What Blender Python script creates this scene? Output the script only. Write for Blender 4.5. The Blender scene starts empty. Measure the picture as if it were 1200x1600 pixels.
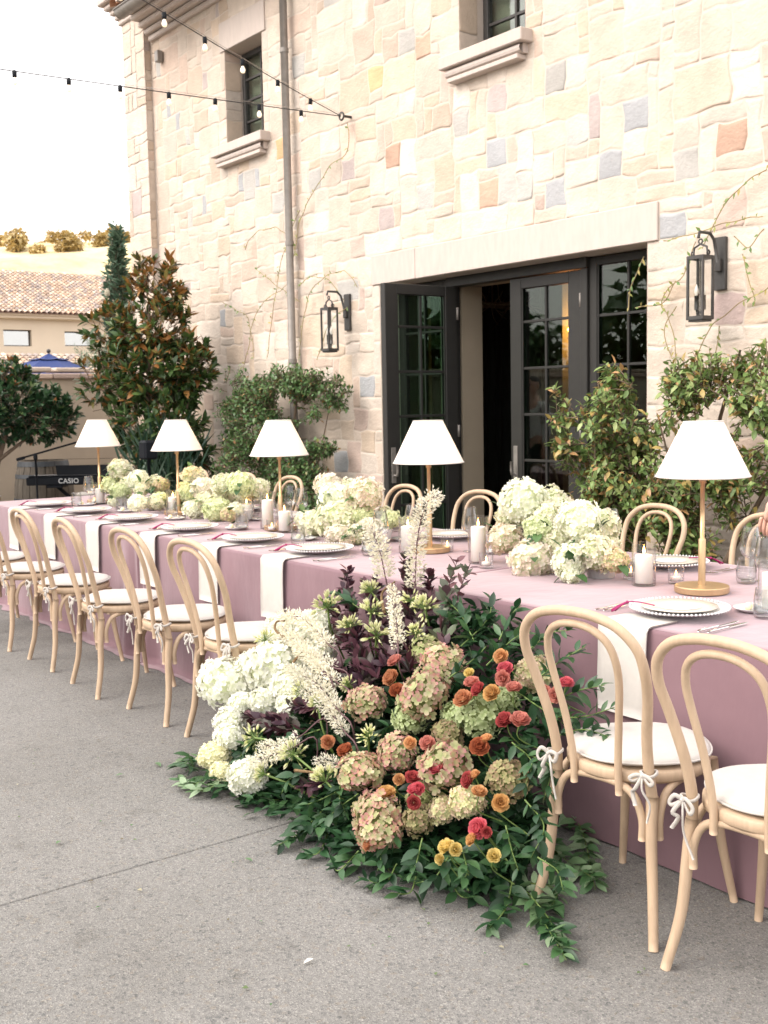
import bpy, math, random
import numpy as np
from mathutils import Vector, Matrix, Quaternion, noise
from math import sin, cos, pi, radians as RAD
R = random.Random(7)
S = bpy.context.scene
COL = S.collection

# ------------------------------------------------------------------ camera
cam_d = bpy.data.cameras.new('camera'); cam = bpy.data.objects.new('camera', cam_d); COL.objects.link(cam)
S.camera = cam
YAW, PIT, ROL, FPX = RAD(-52.87), RAD(-5.65), RAD(-1.11), 1741.0
_f = Vector((sin(YAW)*cos(PIT), cos(YAW)*cos(PIT), sin(PIT)))
_r0 = Vector((cos(YAW), -sin(YAW), 0)); _u0 = _r0.cross(_f)
_r = _r0*cos(ROL) + _u0*sin(ROL); _u = -_r0*sin(ROL) + _u0*cos(ROL)
m = Matrix.Identity(4)
for i in range(3):
    m[i][0] = _r[i]; m[i][1] = _u[i]; m[i][2] = -_f[i]
m[2][3] = 1.5
cam.matrix_world = m
cam_d.sensor_fit = 'VERTICAL'; cam_d.sensor_height = 36.0; cam_d.lens = 36.0*FPX/1600.0
cam_d.clip_start = 0.05; cam_d.clip_end = 2000
cam_d.dof.use_dof = True; cam_d.dof.focus_distance = 3.75; cam_d.dof.aperture_fstop = 8.0

# ------------------------------------------------------------------ light
SUN_EL, SUN_AZ = RAD(42), RAD(195)
w = bpy.data.worlds.new('World'); S.world = w; w.use_nodes = True
nt = w.node_tree; bg = nt.nodes['Background']
sky = nt.nodes.new('ShaderNodeTexSky'); sky.sky_type = 'NISHITA'; sky.sun_disc = False
sky.sun_elevation = SUN_EL; sky.sun_rotation = SUN_AZ
sky.air_density = 0.7; sky.dust_density = 6.0; sky.ozone_density = 0.6
# thin bright overcast over the clear-sky model: a pale, almost even veil
veil = nt.nodes.new('ShaderNodeMix'); veil.data_type = 'RGBA'; veil.inputs[0].default_value = 0.80
nt.links.new(sky.outputs[0], veil.inputs[6]); veil.inputs[7].default_value = (7.3, 7.0, 6.8, 1)
nt.links.new(veil.outputs[2], bg.inputs[0]); bg.inputs[1].default_value = 0.15
sd = bpy.data.lights.new('sun', 'SUN'); sd.energy = 0.85; sd.angle = RAD(40); sd.color = (1.0, 0.94, 0.88)
sun = bpy.data.objects.new('sun', sd); COL.objects.link(sun)
sv = Vector((sin(SUN_AZ)*cos(SUN_EL), cos(SUN_AZ)*cos(SUN_EL), sin(SUN_EL)))
sun.rotation_euler = sv.to_track_quat('Z', 'Y').to_euler()
S.view_settings.view_transform = 'Standard'; S.view_settings.look = 'None'
S.view_settings.exposure = 1.40; S.view_settings.gamma = 1.0
S.view_settings.use_curve_mapping = False
S.cycles.max_bounces = 10; S.cycles.transparent_max_bounces = 24
S.cycles.caustics_reflective = False; S.cycles.caustics_refractive = False

# ------------------------------------------------------------------ materials
def newmat(name):
    mt = bpy.data.materials.new(name); mt.use_nodes = True
    n = mt.node_tree.nodes; b = n['Principled BSDF']
    return mt, mt.node_tree, n, b
def L(t, a, b): t.links.new(a, b)
def noise_node(t, scale, detail=4, rough=.6, vec=None, obj=True):
    nn = t.nodes.new('ShaderNodeTexNoise'); nn.inputs['Scale'].default_value = scale
    nn.inputs['Detail'].default_value = detail; nn.inputs['Roughness'].default_value = rough
    tc = t.nodes.new('ShaderNodeTexCoord')
    if vec:
        mp = t.nodes.new('ShaderNodeMapping'); mp.inputs['Scale'].default_value = vec
        L(t, tc.outputs['Object'], mp.inputs[0]); L(t, mp.outputs[0], nn.inputs[0])
    else: L(t, tc.outputs['Object'], nn.inputs[0])
    return nn
def ramp(t, stops):
    r = t.nodes.new('ShaderNodeValToRGB'); e = r.color_ramp.elements
    while len(e) < len(stops): e.new(.5)
    for i, (p, c) in enumerate(stops): e[i].position = p; e[i].color = (*c, 1)
    return r
def mat(name, col, rough=.6, var=.12, scale=8, bump=0, bscale=60, metal=0, sheen=0, spec=.5, vec=None, sub=0, emis=None):
    mt, t, n, b = newmat(name)
    nn = noise_node(t, scale, vec=vec)
    c = Vector(col)
    r = ramp(t, [(.3, tuple(c*(1-var))), (.7, tuple(min(1, x*(1+var)) for x in c))])
    L(t, nn.outputs[0], r.inputs[0]); L(t, r.outputs[0], b.inputs['Base Color'])
    b.inputs['Roughness'].default_value = rough; b.inputs['Metallic'].default_value = metal
    b.inputs['Specular IOR Level'].default_value = spec
    if sheen:
        b.inputs['Sheen Weight'].default_value = sheen; b.inputs['Sheen Roughness'].default_value = .4
        b.inputs['Sheen Tint'].default_value = (1, .9, .95, 1)
    if sub: b.inputs['Subsurface Weight'].default_value = sub; b.inputs['Subsurface Radius'].default_value = (.03, .02, .015); b.inputs['Subsurface Scale'].default_value = .5
    if bump:
        n2 = noise_node(t, bscale, 5, .65, vec=vec)
        bp = t.nodes.new('ShaderNodeBump'); bp.inputs['Strength'].default_value = bump; bp.inputs['Distance'].default_value = .01
        L(t, n2.outputs[0], bp.inputs['Height']); L(t, bp.outputs[0], b.inputs['Normal'])
    if emis:
        b.inputs['Emission Color'].default_value = (*emis[:3], 1); b.inputs['Emission Strength'].default_value = emis[3]
    return mt
def attr_mat(name, rough=.5, var=.15, scale=20, bump=0, bscale=80, trans=0.0, spec=.4, sheen=0):
    """colour comes from the 'col' attribute of each mesh (its own pigment), varied by noise and per object"""
    mt, t, n, b = newmat(name)
    a = t.nodes.new('ShaderNodeAttribute'); a.attribute_name = 'col'
    nn = noise_node(t, scale)
    mr = t.nodes.new('ShaderNodeMapRange'); mr.inputs[1].default_value = .25; mr.inputs[2].default_value = .75
    mr.inputs[3].default_value = 1-var; mr.inputs[4].default_value = 1+var
    L(t, nn.outputs[0], mr.inputs[0])
    oi = t.nodes.new('ShaderNodeObjectInfo'); m2 = t.nodes.new('ShaderNodeMapRange')
    m2.inputs[3].default_value = .9; m2.inputs[4].default_value = 1.1; L(t, oi.outputs['Random'], m2.inputs[0])
    mu = t.nodes.new('ShaderNodeMath'); mu.operation = 'MULTIPLY'; L(t, mr.outputs[0], mu.inputs[0]); L(t, m2.outputs[0], mu.inputs[1])
    vm = t.nodes.new('ShaderNodeVectorMath'); vm.operation = 'SCALE'; L(t, a.outputs['Color'], vm.inputs[0]); L(t, mu.outputs[0], vm.inputs['Scale'])
    L(t, vm.outputs[0], b.inputs['Base Color'])
    b.inputs['Roughness'].default_value = rough; b.inputs['Specular IOR Level'].default_value = spec
    if sheen: b.inputs['Sheen Weight'].default_value = sheen
    if bump:
        n2 = noise_node(t, bscale, 6, .7)
        bp = t.nodes.new('ShaderNodeBump'); bp.inputs['Strength'].default_value = bump; bp.inputs['Distance'].default_value = .02
        L(t, n2.outputs[0], bp.inputs['Height']); L(t, bp.outputs[0], b.inputs['Normal'])
    if trans:
        tr = t.nodes.new('ShaderNodeBsdfTranslucent'); L(t, vm.outputs[0], tr.inputs[0])
        mx = t.nodes.new('ShaderNodeMixShader'); mx.inputs[0].default_value = trans
        L(t, b.outputs[0], mx.inputs[1]); L(t, tr.outputs[0], mx.inputs[2])
        L(t, mx.outputs[0], n['Material Output'].inputs[0])
    return mt
def glass(name, tint=(1, 1, 1), refl=1.0, base=.04, rough=0.0, power=4.5):
    """thin glass: clear where faced, mirror-like towards grazing, the same from both sides"""
    mt, t, n, b = newmat(name); n.remove(b)
    tr = t.nodes.new('ShaderNodeBsdfTransparent'); tr.inputs[0].default_value = (*tint, 1)
    gl = t.nodes.new('ShaderNodeBsdfGlossy'); gl.inputs['Roughness'].default_value = rough
    lw = t.nodes.new('ShaderNodeLayerWeight'); lw.inputs['Blend'].default_value = .5
    pw = t.nodes.new('ShaderNodeMath'); pw.operation = 'POWER'; pw.inputs[1].default_value = power; L(t, lw.outputs['Facing'], pw.inputs[0])
    ad = t.nodes.new('ShaderNodeMath'); ad.operation = 'MULTIPLY_ADD'; ad.inputs[1].default_value = refl; ad.inputs[2].default_value = base
    ad.use_clamp = True
    L(t, pw.outputs[0], ad.inputs[0])
    mx = t.nodes.new('ShaderNodeMixShader'); L(t, ad.outputs[0], mx.inputs[0]); L(t, tr.outputs[0], mx.inputs[1]); L(t, gl.outputs[0], mx.inputs[2])
    L(t, mx.outputs[0], n['Material Output'].inputs[0])
    return mt

M = {}
M['wood'] = mat('bleached_beech', (.48, .355, .245), .5, .09, 14, .06, 120, vec=(5, 5, .6), spec=.3)
M['linen'] = mat('white_linen', (.50, .468, .43), .9, .04, 40, .35, 500, sheen=.2)
M['cotton'] = mat('napkin_cotton', (.56, .53, .495), .9, .03, 40, .3, 700)
M['china'] = mat('white_china', (.60, .60, .605), .22, .01)
M['cream'] = mat('cream_china', (.54, .485, .42), .35, .02)
M['gold'] = mat('brushed_brass', (.54, .39, .23), .36, .06, 30, metal=.8)
M['silver'] = mat('polished_steel', (.62, .60, .58), .2, .05, 30, metal=1)
M['wax'] = mat('candle_wax', (.84, .80, .74), .55, .02, sub=.3)
M['bronze'] = mat('dark_bronze_metal', (.055, .052, .05), .5, .15, 20, metal=.2)
M['zinc'] = mat('downpipe_metal', (.24, .22, .20), .5, .15, 12, metal=.3)
M['door'] = mat('painted_door_frame', (.028, .027, .025), .5, .08, 10, spec=.3)
M['lime'] = mat('cast_limestone', (.525, .455, .41), .85, .06, 6, .12, 120, vec=(4, 4, 1))
M['mortar'] = mat('pale_mortar', (.60, .52, .45), .95, .05, 9, .4, 60)
M['stucco'] = mat('tan_stucco', (.41, .345, .27), .9, .08, 2.5, .15, 120)
M['farstucco'] = mat('far_cream_stucco', (.62, .52, .40), .9, .04, 1)
M['black'] = mat('black_plastic', (.007, .009, .013), .55, .1, spec=.2)
M['print'] = mat('silver_print', (.62, .62, .62), .5, .02)
M['navy'] = mat('navy_canvas', (.010, .028, .13), .8, .1, 5)
M['barrelwood'] = mat('weathered_oak', (.105, .09, .072), .8, .3, 6, .4, 60, vec=(6, 6, .7))
M['hoop'] = mat('galvanised_hoop', (.055, .064, .075), .5, .25, 9, metal=.15)
M['bark'] = mat('bark', (.16, .115, .08), .9, .3, 12, .5, 40)
M['stem'] = mat('green_stem', (.13, .20, .05), .6, .2)
M['vinestem'] = mat('vine_stem', (.30, .24, .12), .8, .2)
M['darkstem'] = mat('purple_stem', (.10, .05, .055), .7, .2)
M['magenta'] = mat('magenta_silk', (.27, .008, .09), .6, .15, 80)
M['leaf'] = attr_mat('leaf', .42, .22, 30, trans=.22, spec=.5)
M['petal'] = attr_mat('petal', .75, .10, 60, trans=.38, spec=.2)
M['stone'] = attr_mat('cut_stone', .95, .09, 9, .55, 34, spec=.1)
M['tile'] = attr_mat('clay_tile', .9, .25, 3)
M['glass'] = glass('drinking_glass', (.955, .962, .962), .9, .05, 0, 1.9)
M['hurricane'] = glass('candle_glass', (.98, .982, .982), .7, .035, 0, 2.4)
M['pane'] = glass('window_pane', (.64, .77, .68), .9, .05)
M['upane'] = glass('upstairs_pane', (.80, .84, .80), .9, .12)
M['farpane'] = glass('far_pane', (.5, .55, .5), .8, .45)
M['lpane'] = glass('lantern_pane', (.985, .99, .99), .6, .03)
M['water'] = glass('water', (.95, .965, .97), .4, .04)
M['flame'] = mat('flame', (1, .6, .2), .5, 0, emis=(1, .42, .10, 9))
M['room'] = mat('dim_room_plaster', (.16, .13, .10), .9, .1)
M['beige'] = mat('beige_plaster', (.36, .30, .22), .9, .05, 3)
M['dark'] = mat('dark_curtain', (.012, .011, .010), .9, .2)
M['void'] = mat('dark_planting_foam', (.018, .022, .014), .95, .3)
M['card'] = mat('menu_card', (.60, .595, .585), .7, .01)
M['grey'] = mat('grey_print', (.35, .35, .35), .7, .01)

# velvet
mt, t, n, b = newmat('mauve_velvet'); M['velvet'] = mt
nn = noise_node(t, 3.5, 4, .55); r = ramp(t, [(.3, (.188, .112, .130)), (.7, (.228, .138, .157))]); L(t, nn.outputs[0], r.inputs[0]); L(t, r.outputs[0], b.inputs['Base Color'])
b.inputs['Roughness'].default_value = .85; b.inputs['Sheen Weight'].default_value = .75; b.inputs['Sheen Roughness'].default_value = .42; b.inputs['Sheen Tint'].default_value = (1, .88, .92, 1); b.inputs['Specular IOR Level'].default_value = .2
n2 = noise_node(t, 3.2, 5, .5, vec=(1.6, 1, .7)); bp = t.nodes.new('ShaderNodeBump'); bp.inputs['Strength'].default_value = .7; bp.inputs['Distance'].default_value = .012; L(t, n2.outputs[0], bp.inputs['Height']); L(t, bp.outputs[0], b.inputs['Normal'])
# lamp shade: white linen, light passes through
mt, t, n, b = newmat('lampshade_linen'); M['shade'] = mt
b.inputs['Base Color'].default_value = (.86, .85, .83, 1); b.inputs['Roughness'].default_value = .9
tr = t.nodes.new('ShaderNodeBsdfTranslucent'); tr.inputs[0].default_value = (.9, .84, .76, 1)
mx = t.nodes.new('ShaderNodeMixShader'); mx.inputs[0].default_value = .35; L(t, b.outputs[0], mx.inputs[1]); L(t, tr.outputs[0], mx.inputs[2]); L(t, mx.outputs[0], n['Material Output'].inputs[0])
wv = noise_node(t, 400, 2, .5, vec=(1, 1, .15)); bp = t.nodes.new('ShaderNodeBump'); bp.inputs['Strength'].default_value = .15; bp.inputs['Distance'].default_value = .004; L(t, wv.outputs[0], bp.inputs['Height']); L(t, bp.outputs[0], b.inputs['Normal'])
# exposed aggregate concrete
mt, t, n, b = newmat('exposed_aggregate_concrete'); M['concrete'] = mt
tc = t.nodes.new('ShaderNodeTexCoord')
def vor(scale):
    v = t.nodes.new('ShaderNodeTexVoronoi'); v.inputs['Scale'].default_value = scale; L(t, tc.outputs['Object'], v.inputs[0]); return v
v1 = vor(270); sx = t.nodes.new('ShaderNodeSeparateColor'); L(t, v1.outputs['Color'], sx.inputs[0])
r1 = ramp(t, [(0, (.09, .088, .085)), (.10, (.140, .136, .130)), (.55, (.178, .173, .164)), (.86, (.205, .198, .186)), (1, (.28, .27, .25))]); L(t, sx.outputs[0], r1.inputs[0])
v2 = vor(95); sx2 = t.nodes.new('ShaderNodeSeparateColor'); L(t, v2.outputs['Color'], sx2.inputs[0])
r2 = ramp(t, [(0, (.62, .64, .66)), (.07, (.85, .85, .85)), (.2, (1, 1, 1)), (.9, (1, 1, 1)), (1, (1.0, .93, .85))]); L(t, sx2.outputs[1], r2.inputs[0])
n1 = noise_node(t, .9, 5, .62); r3 = ramp(t, [(.28, (.84, .83, .81)), (.45, (1.0, 1.0, .99)), (.7, (1.12, 1.12, 1.12))]); L(t, n1.outputs[0], r3.inputs[0])
n3 = noise_node(t, 5, 6, .7); r4 = ramp(t, [(.30, (.72, .71, .69)), (.40, (.95, .95, .95)), (.5, (1, 1, 1))]); L(t, n3.outputs[0], r4.inputs[0])
def mul(a, b_):
    x = t.nodes.new('ShaderNodeMix'); x.data_type = 'RGBA'; x.blend_type = 'MULTIPLY'; x.inputs[0].default_value = 1
    L(t, a, x.inputs[6]); L(t, b_, x.inputs[7]); return x.outputs[2]
L(t, mul(mul(mul(r1.outputs[0], r2.outputs[0]), r3.outputs[0]), r4.outputs[0]), b.inputs['Base Color'])
b.inputs['Roughness'].default_value = .85
bp = t.nodes.new('ShaderNodeBump'); bp.inputs['Strength'].default_value = .5; bp.inputs['Distance'].default_value = .004; L(t, v1.outputs['Distance'], bp.inputs['Height']); L(t, bp.outputs[0], b.inputs['Normal'])
# hillside: dry grass, its colour paled to stand in for haze
mt, t, n, b = newmat('dry_grass_hill_hazed'); M['hill'] = mt
nn = noise_node(t, .06, 8, .7); r = ramp(t, [(.35, (.42, .33, .15)), (.5, (.60, .48, .26)), (.65, (.68, .56, .35))]); L(t, nn.outputs[0], r.inputs[0]); L(t, r.outputs[0], b.inputs['Base Color']); b.inputs['Roughness'].default_value = .95
M['soil'] = mat('soil', (.2, .16, .12), .95, .3, 2)

# ------------------------------------------------------------------ mesh helpers
class MB:
    def __init__(s): s.v = []; s.f = []; s.c = []; s.sm = []; s.col = None
    def add(s, vs, fs, smooth=False, col=None):
        o = len(s.v); s.v += [tuple(p) for p in vs]; s.f += [tuple(i+o for i in f) for f in fs]; s.sm += [smooth]*len(fs)
        s.c += [col or (1, 1, 1)]*len(vs); return s
    def box(s, x0, x1, y0, y1, z0, z1, b=0):
        if b <= 0:
            vs = [(x, y, z) for z in (z0, z1) for y in (y0, y1) for x in (x0, x1)]
            return s.add(vs, [(0, 2, 3, 1), (4, 5, 7, 6), (0, 1, 5, 4), (2, 6, 7, 3), (0, 4, 6, 2), (1, 3, 7, 5)])
        bm_v = []; import itertools
        vs = []; idx = {}
        for sx in (0, 1):
            for sy in (0, 1):
                for sz in (0, 1):
                    cx, cy, cz = (x0, x1)[sx], (y0, y1)[sy], (z0, z1)[sz]
                    ix, iy, iz = (b, -b)[sx], (b, -b)[sy], (b, -b)[sz]
                    for a in range(3):
                        p = [cx+ix, cy+iy, cz+iz]; p[a] = (cx, cy, cz)[a]; idx[(sx, sy, sz, a)] = len(vs); vs.append(tuple(p))
        fs = []
        for a in range(3):
            o = [i for i in range(3) if i != a]
            for s_ in (0, 1):
                q = []
                for (i, j) in ((0, 0), (1, 0), (1, 1), (0, 1)):
                    k = [0, 0, 0]; k[a] = s_; k[o[0]] = i; k[o[1]] = j; q.append(idx[(*k, a)])
                fs.append(tuple(q))
        for a in range(3):       # edges along axis a
            o = [i for i in range(3) if i != a]
            for i in (0, 1):
                for j in (0, 1):
                    k0 = [0, 0, 0]; k0[o[0]] = i; k0[o[1]] = j; k1 = list(k0); k1[a] = 1
                    fs.append((idx[(*k0, o[0])], idx[(*k0, o[1])], idx[(*k1, o[1])], idx[(*k1, o[0])]))
        for sx in (0, 1):
            for sy in (0, 1):
                for sz in (0, 1): fs.append(tuple(idx[(sx, sy, sz, a)] for a in range(3)))
        s.add(vs, fs); return s
    def tube(s, pts, rad, n=8, cap=True, smooth=True, closed=False, flat=1.0, col=None):
        pts = [Vector(p) for p in pts]; N = len(pts)
        if not hasattr(rad, '__len__'): rad = [rad]*N
        ring = []; up = None; vs = []
        for i, p in enumerate(pts):
            if closed: d = pts[(i+1) % N]-pts[i-1]
            else: d = pts[min(i+1, N-1)]-pts[max(i-1, 0)]
            d.normalize() if d.length > 1e-9 else None
            if up is None:
                up = Vector((0, 0, 1)) if abs(d.z) < .9 else Vector((1, 0, 0))
            up = (up-d*up.dot(d)); up = up.normalized() if up.length > 1e-6 else d.orthogonal().normalized()
            sd_ = d.cross(up)
            for k in range(n):
                a = 2*pi*k/n; vs.append(p+(up*cos(a)*flat+sd_*sin(a))*rad[i])
        fs = []
        for i in range(N if closed else N-1):
            j = (i+1) % N
            for k in range(n): k2 = (k+1) % n; fs.append((i*n+k, j*n+k, j*n+k2, i*n+k2))
        if cap and not closed: fs += [tuple(range(n))[::-1], tuple((N-1)*n+k for k in range(n))]
        return s.add(vs, fs, smooth, col)
    def lathe(s, prof, n=24, c=(0, 0, 0), smooth=True, cap=False, col=None, wob=0, nw=0):
        vs = []; fs = []
        for (r_, z) in prof:
            for k in range(n):
                a = 2*pi*k/n; q = r_*(1+wob*cos(nw*a)); vs.append((c[0]+q*cos(a), c[1]+q*sin(a), c[2]+z))
        for i in range(len(prof)-1):
            for k in range(n): k2 = (k+1) % n; fs.append((i*n+k, i*n+k2, (i+1)*n+k2, (i+1)*n+k))
        if cap:
            fs.append(tuple(range(n))[::-1]); fs.append(tuple((len(prof)-1)*n+k for k in range(n)))
        return s.add(vs, fs, smooth, col)
    def ball(s, c, r, n=10, m_=6, sz=1.0, col=None):
        prof = [(max(1e-4, r*sin(pi*i/m_)), -r*sz*cos(pi*i/m_)) for i in range(m_+1)]
        return s.lathe(prof, n, c, col=col)
    def build(s, name, mt, parent=None, loc=None):
        me = bpy.data.meshes.new(name); me.from_pydata(s.v, [], s.f)
        if s.c and any(c != (1, 1, 1) for c in s.c):
            a = me.color_attributes.new('col', 'FLOAT_COLOR', 'POINT')
            buf = np.ones((len(s.v), 4), np.float32); buf[:, :3] = s.c; a.data.foreach_set('color', buf.ravel())
        me.polygons.foreach_set('use_smooth', s.sm); me.materials.append(mt); me.update()
        return link(name, me, parent, loc)
def link(name, me, parent=None, loc=None):
    o = bpy.data.objects.new(name, me); COL.objects.link(o)
    if parent: o.parent = parent
    if loc is not None: o.location = loc
    return o
def tag(o, label, cat=None, group=None, kind=None):
    if label: o['label'] = label
    if cat: o['category'] = cat
    if group: o['group'] = group
    if kind: o['kind'] = kind
    return o
def thing(name, label, cat, loc=(0, 0, 0), rz=0, group=None):
    o = bpy.data.objects.new(name, None); COL.objects.link(o); o.location = loc; o.rotation_euler = (0, 0, rz)
    o.empty_display_size = .1
    return tag(o, label, cat, group)
def struct(o): o['kind'] = 'structure'; return o
def dup(root, loc, rz=0, label=None, parent=None):
    r_ = root.copy(); COL.objects.link(r_); r_.location = loc; r_.rotation_euler = (0, 0, rz)
    if parent: r_.parent = parent
    if label: r_['label'] = label
    for ch in list(root.children):
        c = ch.copy(); COL.objects.link(c); c.parent = r_
        for g in list(ch.children):
            d = g.copy(); COL.objects.link(d); d.parent = c
    return r_
def smooth_path(pts, n=6):
    P = [Vector(p) for p in pts]; out = []
    if len(P) < 3:
        return [P[0].lerp(P[-1], i/n) for i in range(n+1)]
    Q = [P[0]*2-P[1]]+P+[P[-1]*2-P[-2]]
    for i in range(1, len(Q)-2):
        for k in range(n):
            t_ = k/n; a, b_, c, d = Q[i-1:i+3]
            out.append(.5*((2*b_)+(-a+c)*t_+(2*a-5*b_+4*c-d)*t_*t_+(-a+3*b_-3*c+d)*t_**3))
    out.append(P[-1]); return out
def rotmat(fwd, up=Vector((0, 0, 1)), spin=0):
    """3x3: local +Y -> fwd, local +Z ~ up"""
    y = Vector(fwd).normalized(); u = Vector(up)
    if abs(y.dot(u.normalized())) > .98: u = Vector((1, .3, .2))
    x = y.cross(u).normalized(); z = x.cross(y)
    m_ = Matrix((x, y, z)).transposed()
    if spin: m_ = m_ @ Matrix.Rotation(spin, 3, 'Y')
    return m_
def rvec(r_=R):
    while True:
        v = Vector((r_.uniform(-1, 1), r_.uniform(-1, 1), r_.uniform(-1, 1)))
        if .05 < v.length < 1: return v.normalized()

# leaf shape: 2 x n grid along +Y, unit length, folded and curved
def leaf_shape(width=.4, curl=.25, fold=.12, n=3, tip=1.0):
    prof = {2: [(0, .03), (.5, 1), (1, .0)], 3: [(0, .04), (.33, .95), (.68, .8), (1, 0)], 4: [(0, .05), (.25, .8), (.5, 1), (.75, .7), (1, 0)]}[n]
    vs = []; fs = []
    for (y, w_) in prof:
        w_ = w_*width*.5; z = -curl*y*y
        vs += [(-w_, y, z+fold*w_*2), (0, y, z), (w_, y, z+fold*w_*2)]
    for i in range(len(prof)-1):
        a = i*3; fs += [(a, a+1, a+4, a+3), (a+1, a+2, a+5, a+4)]
    return np.array(vs, np.float32), fs
def scatter(name, shapes, items, parent, mt, n_ind=300, part='leaf', stuff='foliage', key=None):
    """items: (shape_idx, col_idx, 3x3, loc, scale). The n_ind nearest to the camera become objects, the rest one stuff mesh."""
    cols = shapes['cols']; forms = shapes['forms']
    if n_ind and len(items) > n_ind:
        cl = Vector((0, 0, 1.5)); off = parent.matrix_basis.translation if parent else Vector()
        items = sorted(items, key=key or (lambda it: (Vector(it[3])+off-cl).length/it[4]**.5))
    ind, rest = items[:n_ind], items[n_ind:]
    cache = {}
    for (si, ci, m3, loc, sc) in ind:
        if (si, ci) not in cache:
            vs, fs = forms[si]; me = bpy.data.meshes.new(part); me.from_pydata([tuple(map(float, v)) for v in vs], [], fs)
            a = me.color_attributes.new('col', 'FLOAT_COLOR', 'POINT'); buf = np.ones((len(vs), 4), np.float32)
            buf[:, :3] = petal_grad(vs, cols[ci]); a.data.foreach_set('color', buf.ravel())
            me.polygons.foreach_set('use_smooth', [True]*len(fs)); me.materials.append(mt); cache[(si, ci)] = me
        o = bpy.data.objects.new(part, cache[(si, ci)]); COL.objects.link(o); o.parent = parent
        o.matrix_basis = Matrix.Translation(loc) @ m3.to_4x4() @ Matrix.Scale(sc, 4)
    if rest:
        o = merge(stuff, shapes, rest, mt, parent); o['kind'] = 'stuff'
def petal_grad(vs, c):
    c = np.array(c, np.float32)
    if c.ndim == 1: return np.repeat(c[None], len(vs), 0)
    y = np.clip(np.array(vs)[:, 1], 0, 1)[:, None]; return c[0]*(1-y)+c[1]*y
def merge(name, shapes, items, mt, parent=None, smooth=True, jit=.12):
    V = []; F = []; Cc = []; off = 0; rs = np.random.RandomState(3)
    for (si, ci, m3, loc, sc) in items:
        vs, fs = shapes['forms'][si]; A = np.array(m3, np.float32)
        V.append(vs @ A.T * sc + np.array(loc, np.float32))
        cc = petal_grad(vs, shapes['cols'][ci]) * (1+jit*(rs.rand()*2-1)); Cc.append(cc)
        F += [tuple(i+off for i in f) for f in fs]; off += len(vs)
    V = np.concatenate(V); Cc = np.concatenate(Cc)
    me = bpy.data.meshes.new(name); me.from_pydata(V.tolist(), [], F)
    a = me.color_attributes.new('col', 'FLOAT_COLOR', 'POINT'); buf = np.ones((len(V), 4), np.float32); buf[:, :3] = Cc; a.data.foreach_set('color', buf.ravel())
    me.polygons.foreach_set('use_smooth', [smooth]*len(F)); me.materials.append(mt); me.update()
    return link(name, me, parent)

# ---- measured positions (metres)
CENTRE = [
    [((-3.582, 3.5, 1.048), 0.137, 'white'), ((-3.176, 3.42, 1.0), 0.118, 'white'), ((-3.391, 3.4, 0.947), 0.082, 'lime'), ((-3.619, 3.42, 0.89), 0.097, 'blush'), ((-3.652, 3.48, 0.984), 0.077, 'pale'), ((-3.36, 3.33, 0.827), 0.115, 'blushwhite'), ((-3.107, 3.3, 0.856), 0.096, 'white'), ((-3.079, 3.27, 0.807), 0.054, 'white'), ((-3.028, 3.36, 0.886), 0.104, 'pale'), ((-2.951, 3.38, 0.863), 0.07, 'antiquepale'), ((-3.109, 3.42, 0.923), 0.072, 'pale'), ((-3.331, 3.44, 0.894), 0.087, 'pale'), ((-3.47, 3.52, 1.002), 0.078, 'pale')],
    [((-5.206, 3.55, 1.044), 0.096, 'blushwhite'), ((-5.029, 3.47, 0.979), 0.119, 'white'), ((-4.789, 3.5, 1.018), 0.116, 'blush'), ((-4.902, 3.4, 0.891), 0.139, 'pale'), ((-4.793, 3.33, 0.816), 0.079, 'blushwhite'), ((-5.151, 3.42, 0.84), 0.106, 'pale'), ((-5.313, 3.45, 0.851), 0.07, 'white'), ((-4.628, 3.55, 0.892), 0.064, 'lime'), ((-4.667, 3.36, 0.824), 0.078, 'pale'), ((-4.641, 3.42, 0.858), 0.078, 'blushwhite'), ((-4.676, 3.3, 0.798), 0.049, 'blush'), ((-4.795, 3.48, 0.916), 0.087, 'lime'), ((-4.755, 3.6, 0.91), 0.058, 'pale')],
    [((-6.932, 3.6, 1.026), 0.094, 'pale'), ((-6.871, 3.52, 0.919), 0.093, 'lime'), ((-6.609, 3.5, 0.964), 0.09, 'blushwhite'), ((-6.374, 3.52, 0.999), 0.092, 'pale'), ((-6.195, 3.55, 1.001), 0.104, 'lime'), ((-6.535, 3.38, 0.832), 0.08, 'white'), ((-6.28, 3.42, 0.846), 0.112, 'lime'), ((-6.468, 3.44, 0.882), 0.08, 'pale'), ((-6.077, 3.44, 0.857), 0.063, 'white'), ((-6.033, 3.36, 0.834), 0.059, 'antiquepale'), ((-6.479, 3.56, 0.903), 0.08, 'pale')],
    [((-7.927, 3.5, 1.041), 0.103, 'pale'), ((-8.001, 3.45, 0.928), 0.083, 'lime'), ((-7.433, 3.42, 0.989), 0.088, 'white'), ((-7.627, 3.36, 0.895), 0.089, 'lime'), ((-7.099, 3.25, 0.85), 0.079, 'white'), ((-7.565, 3.28, 0.824), 0.049, 'white'), ((-7.342, 3.4, 0.925), 0.068, 'pale'), ((-7.789, 3.5, 0.93), 0.081, 'pale')],
    [((-7.229, 3.5, 0.956), 0.072, 'antiquepale'), ((-7.092, 3.42, 0.874), 0.066, 'lime'), ((-7.296, 3.55, 0.891), 0.058, 'pale')],
]

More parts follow.
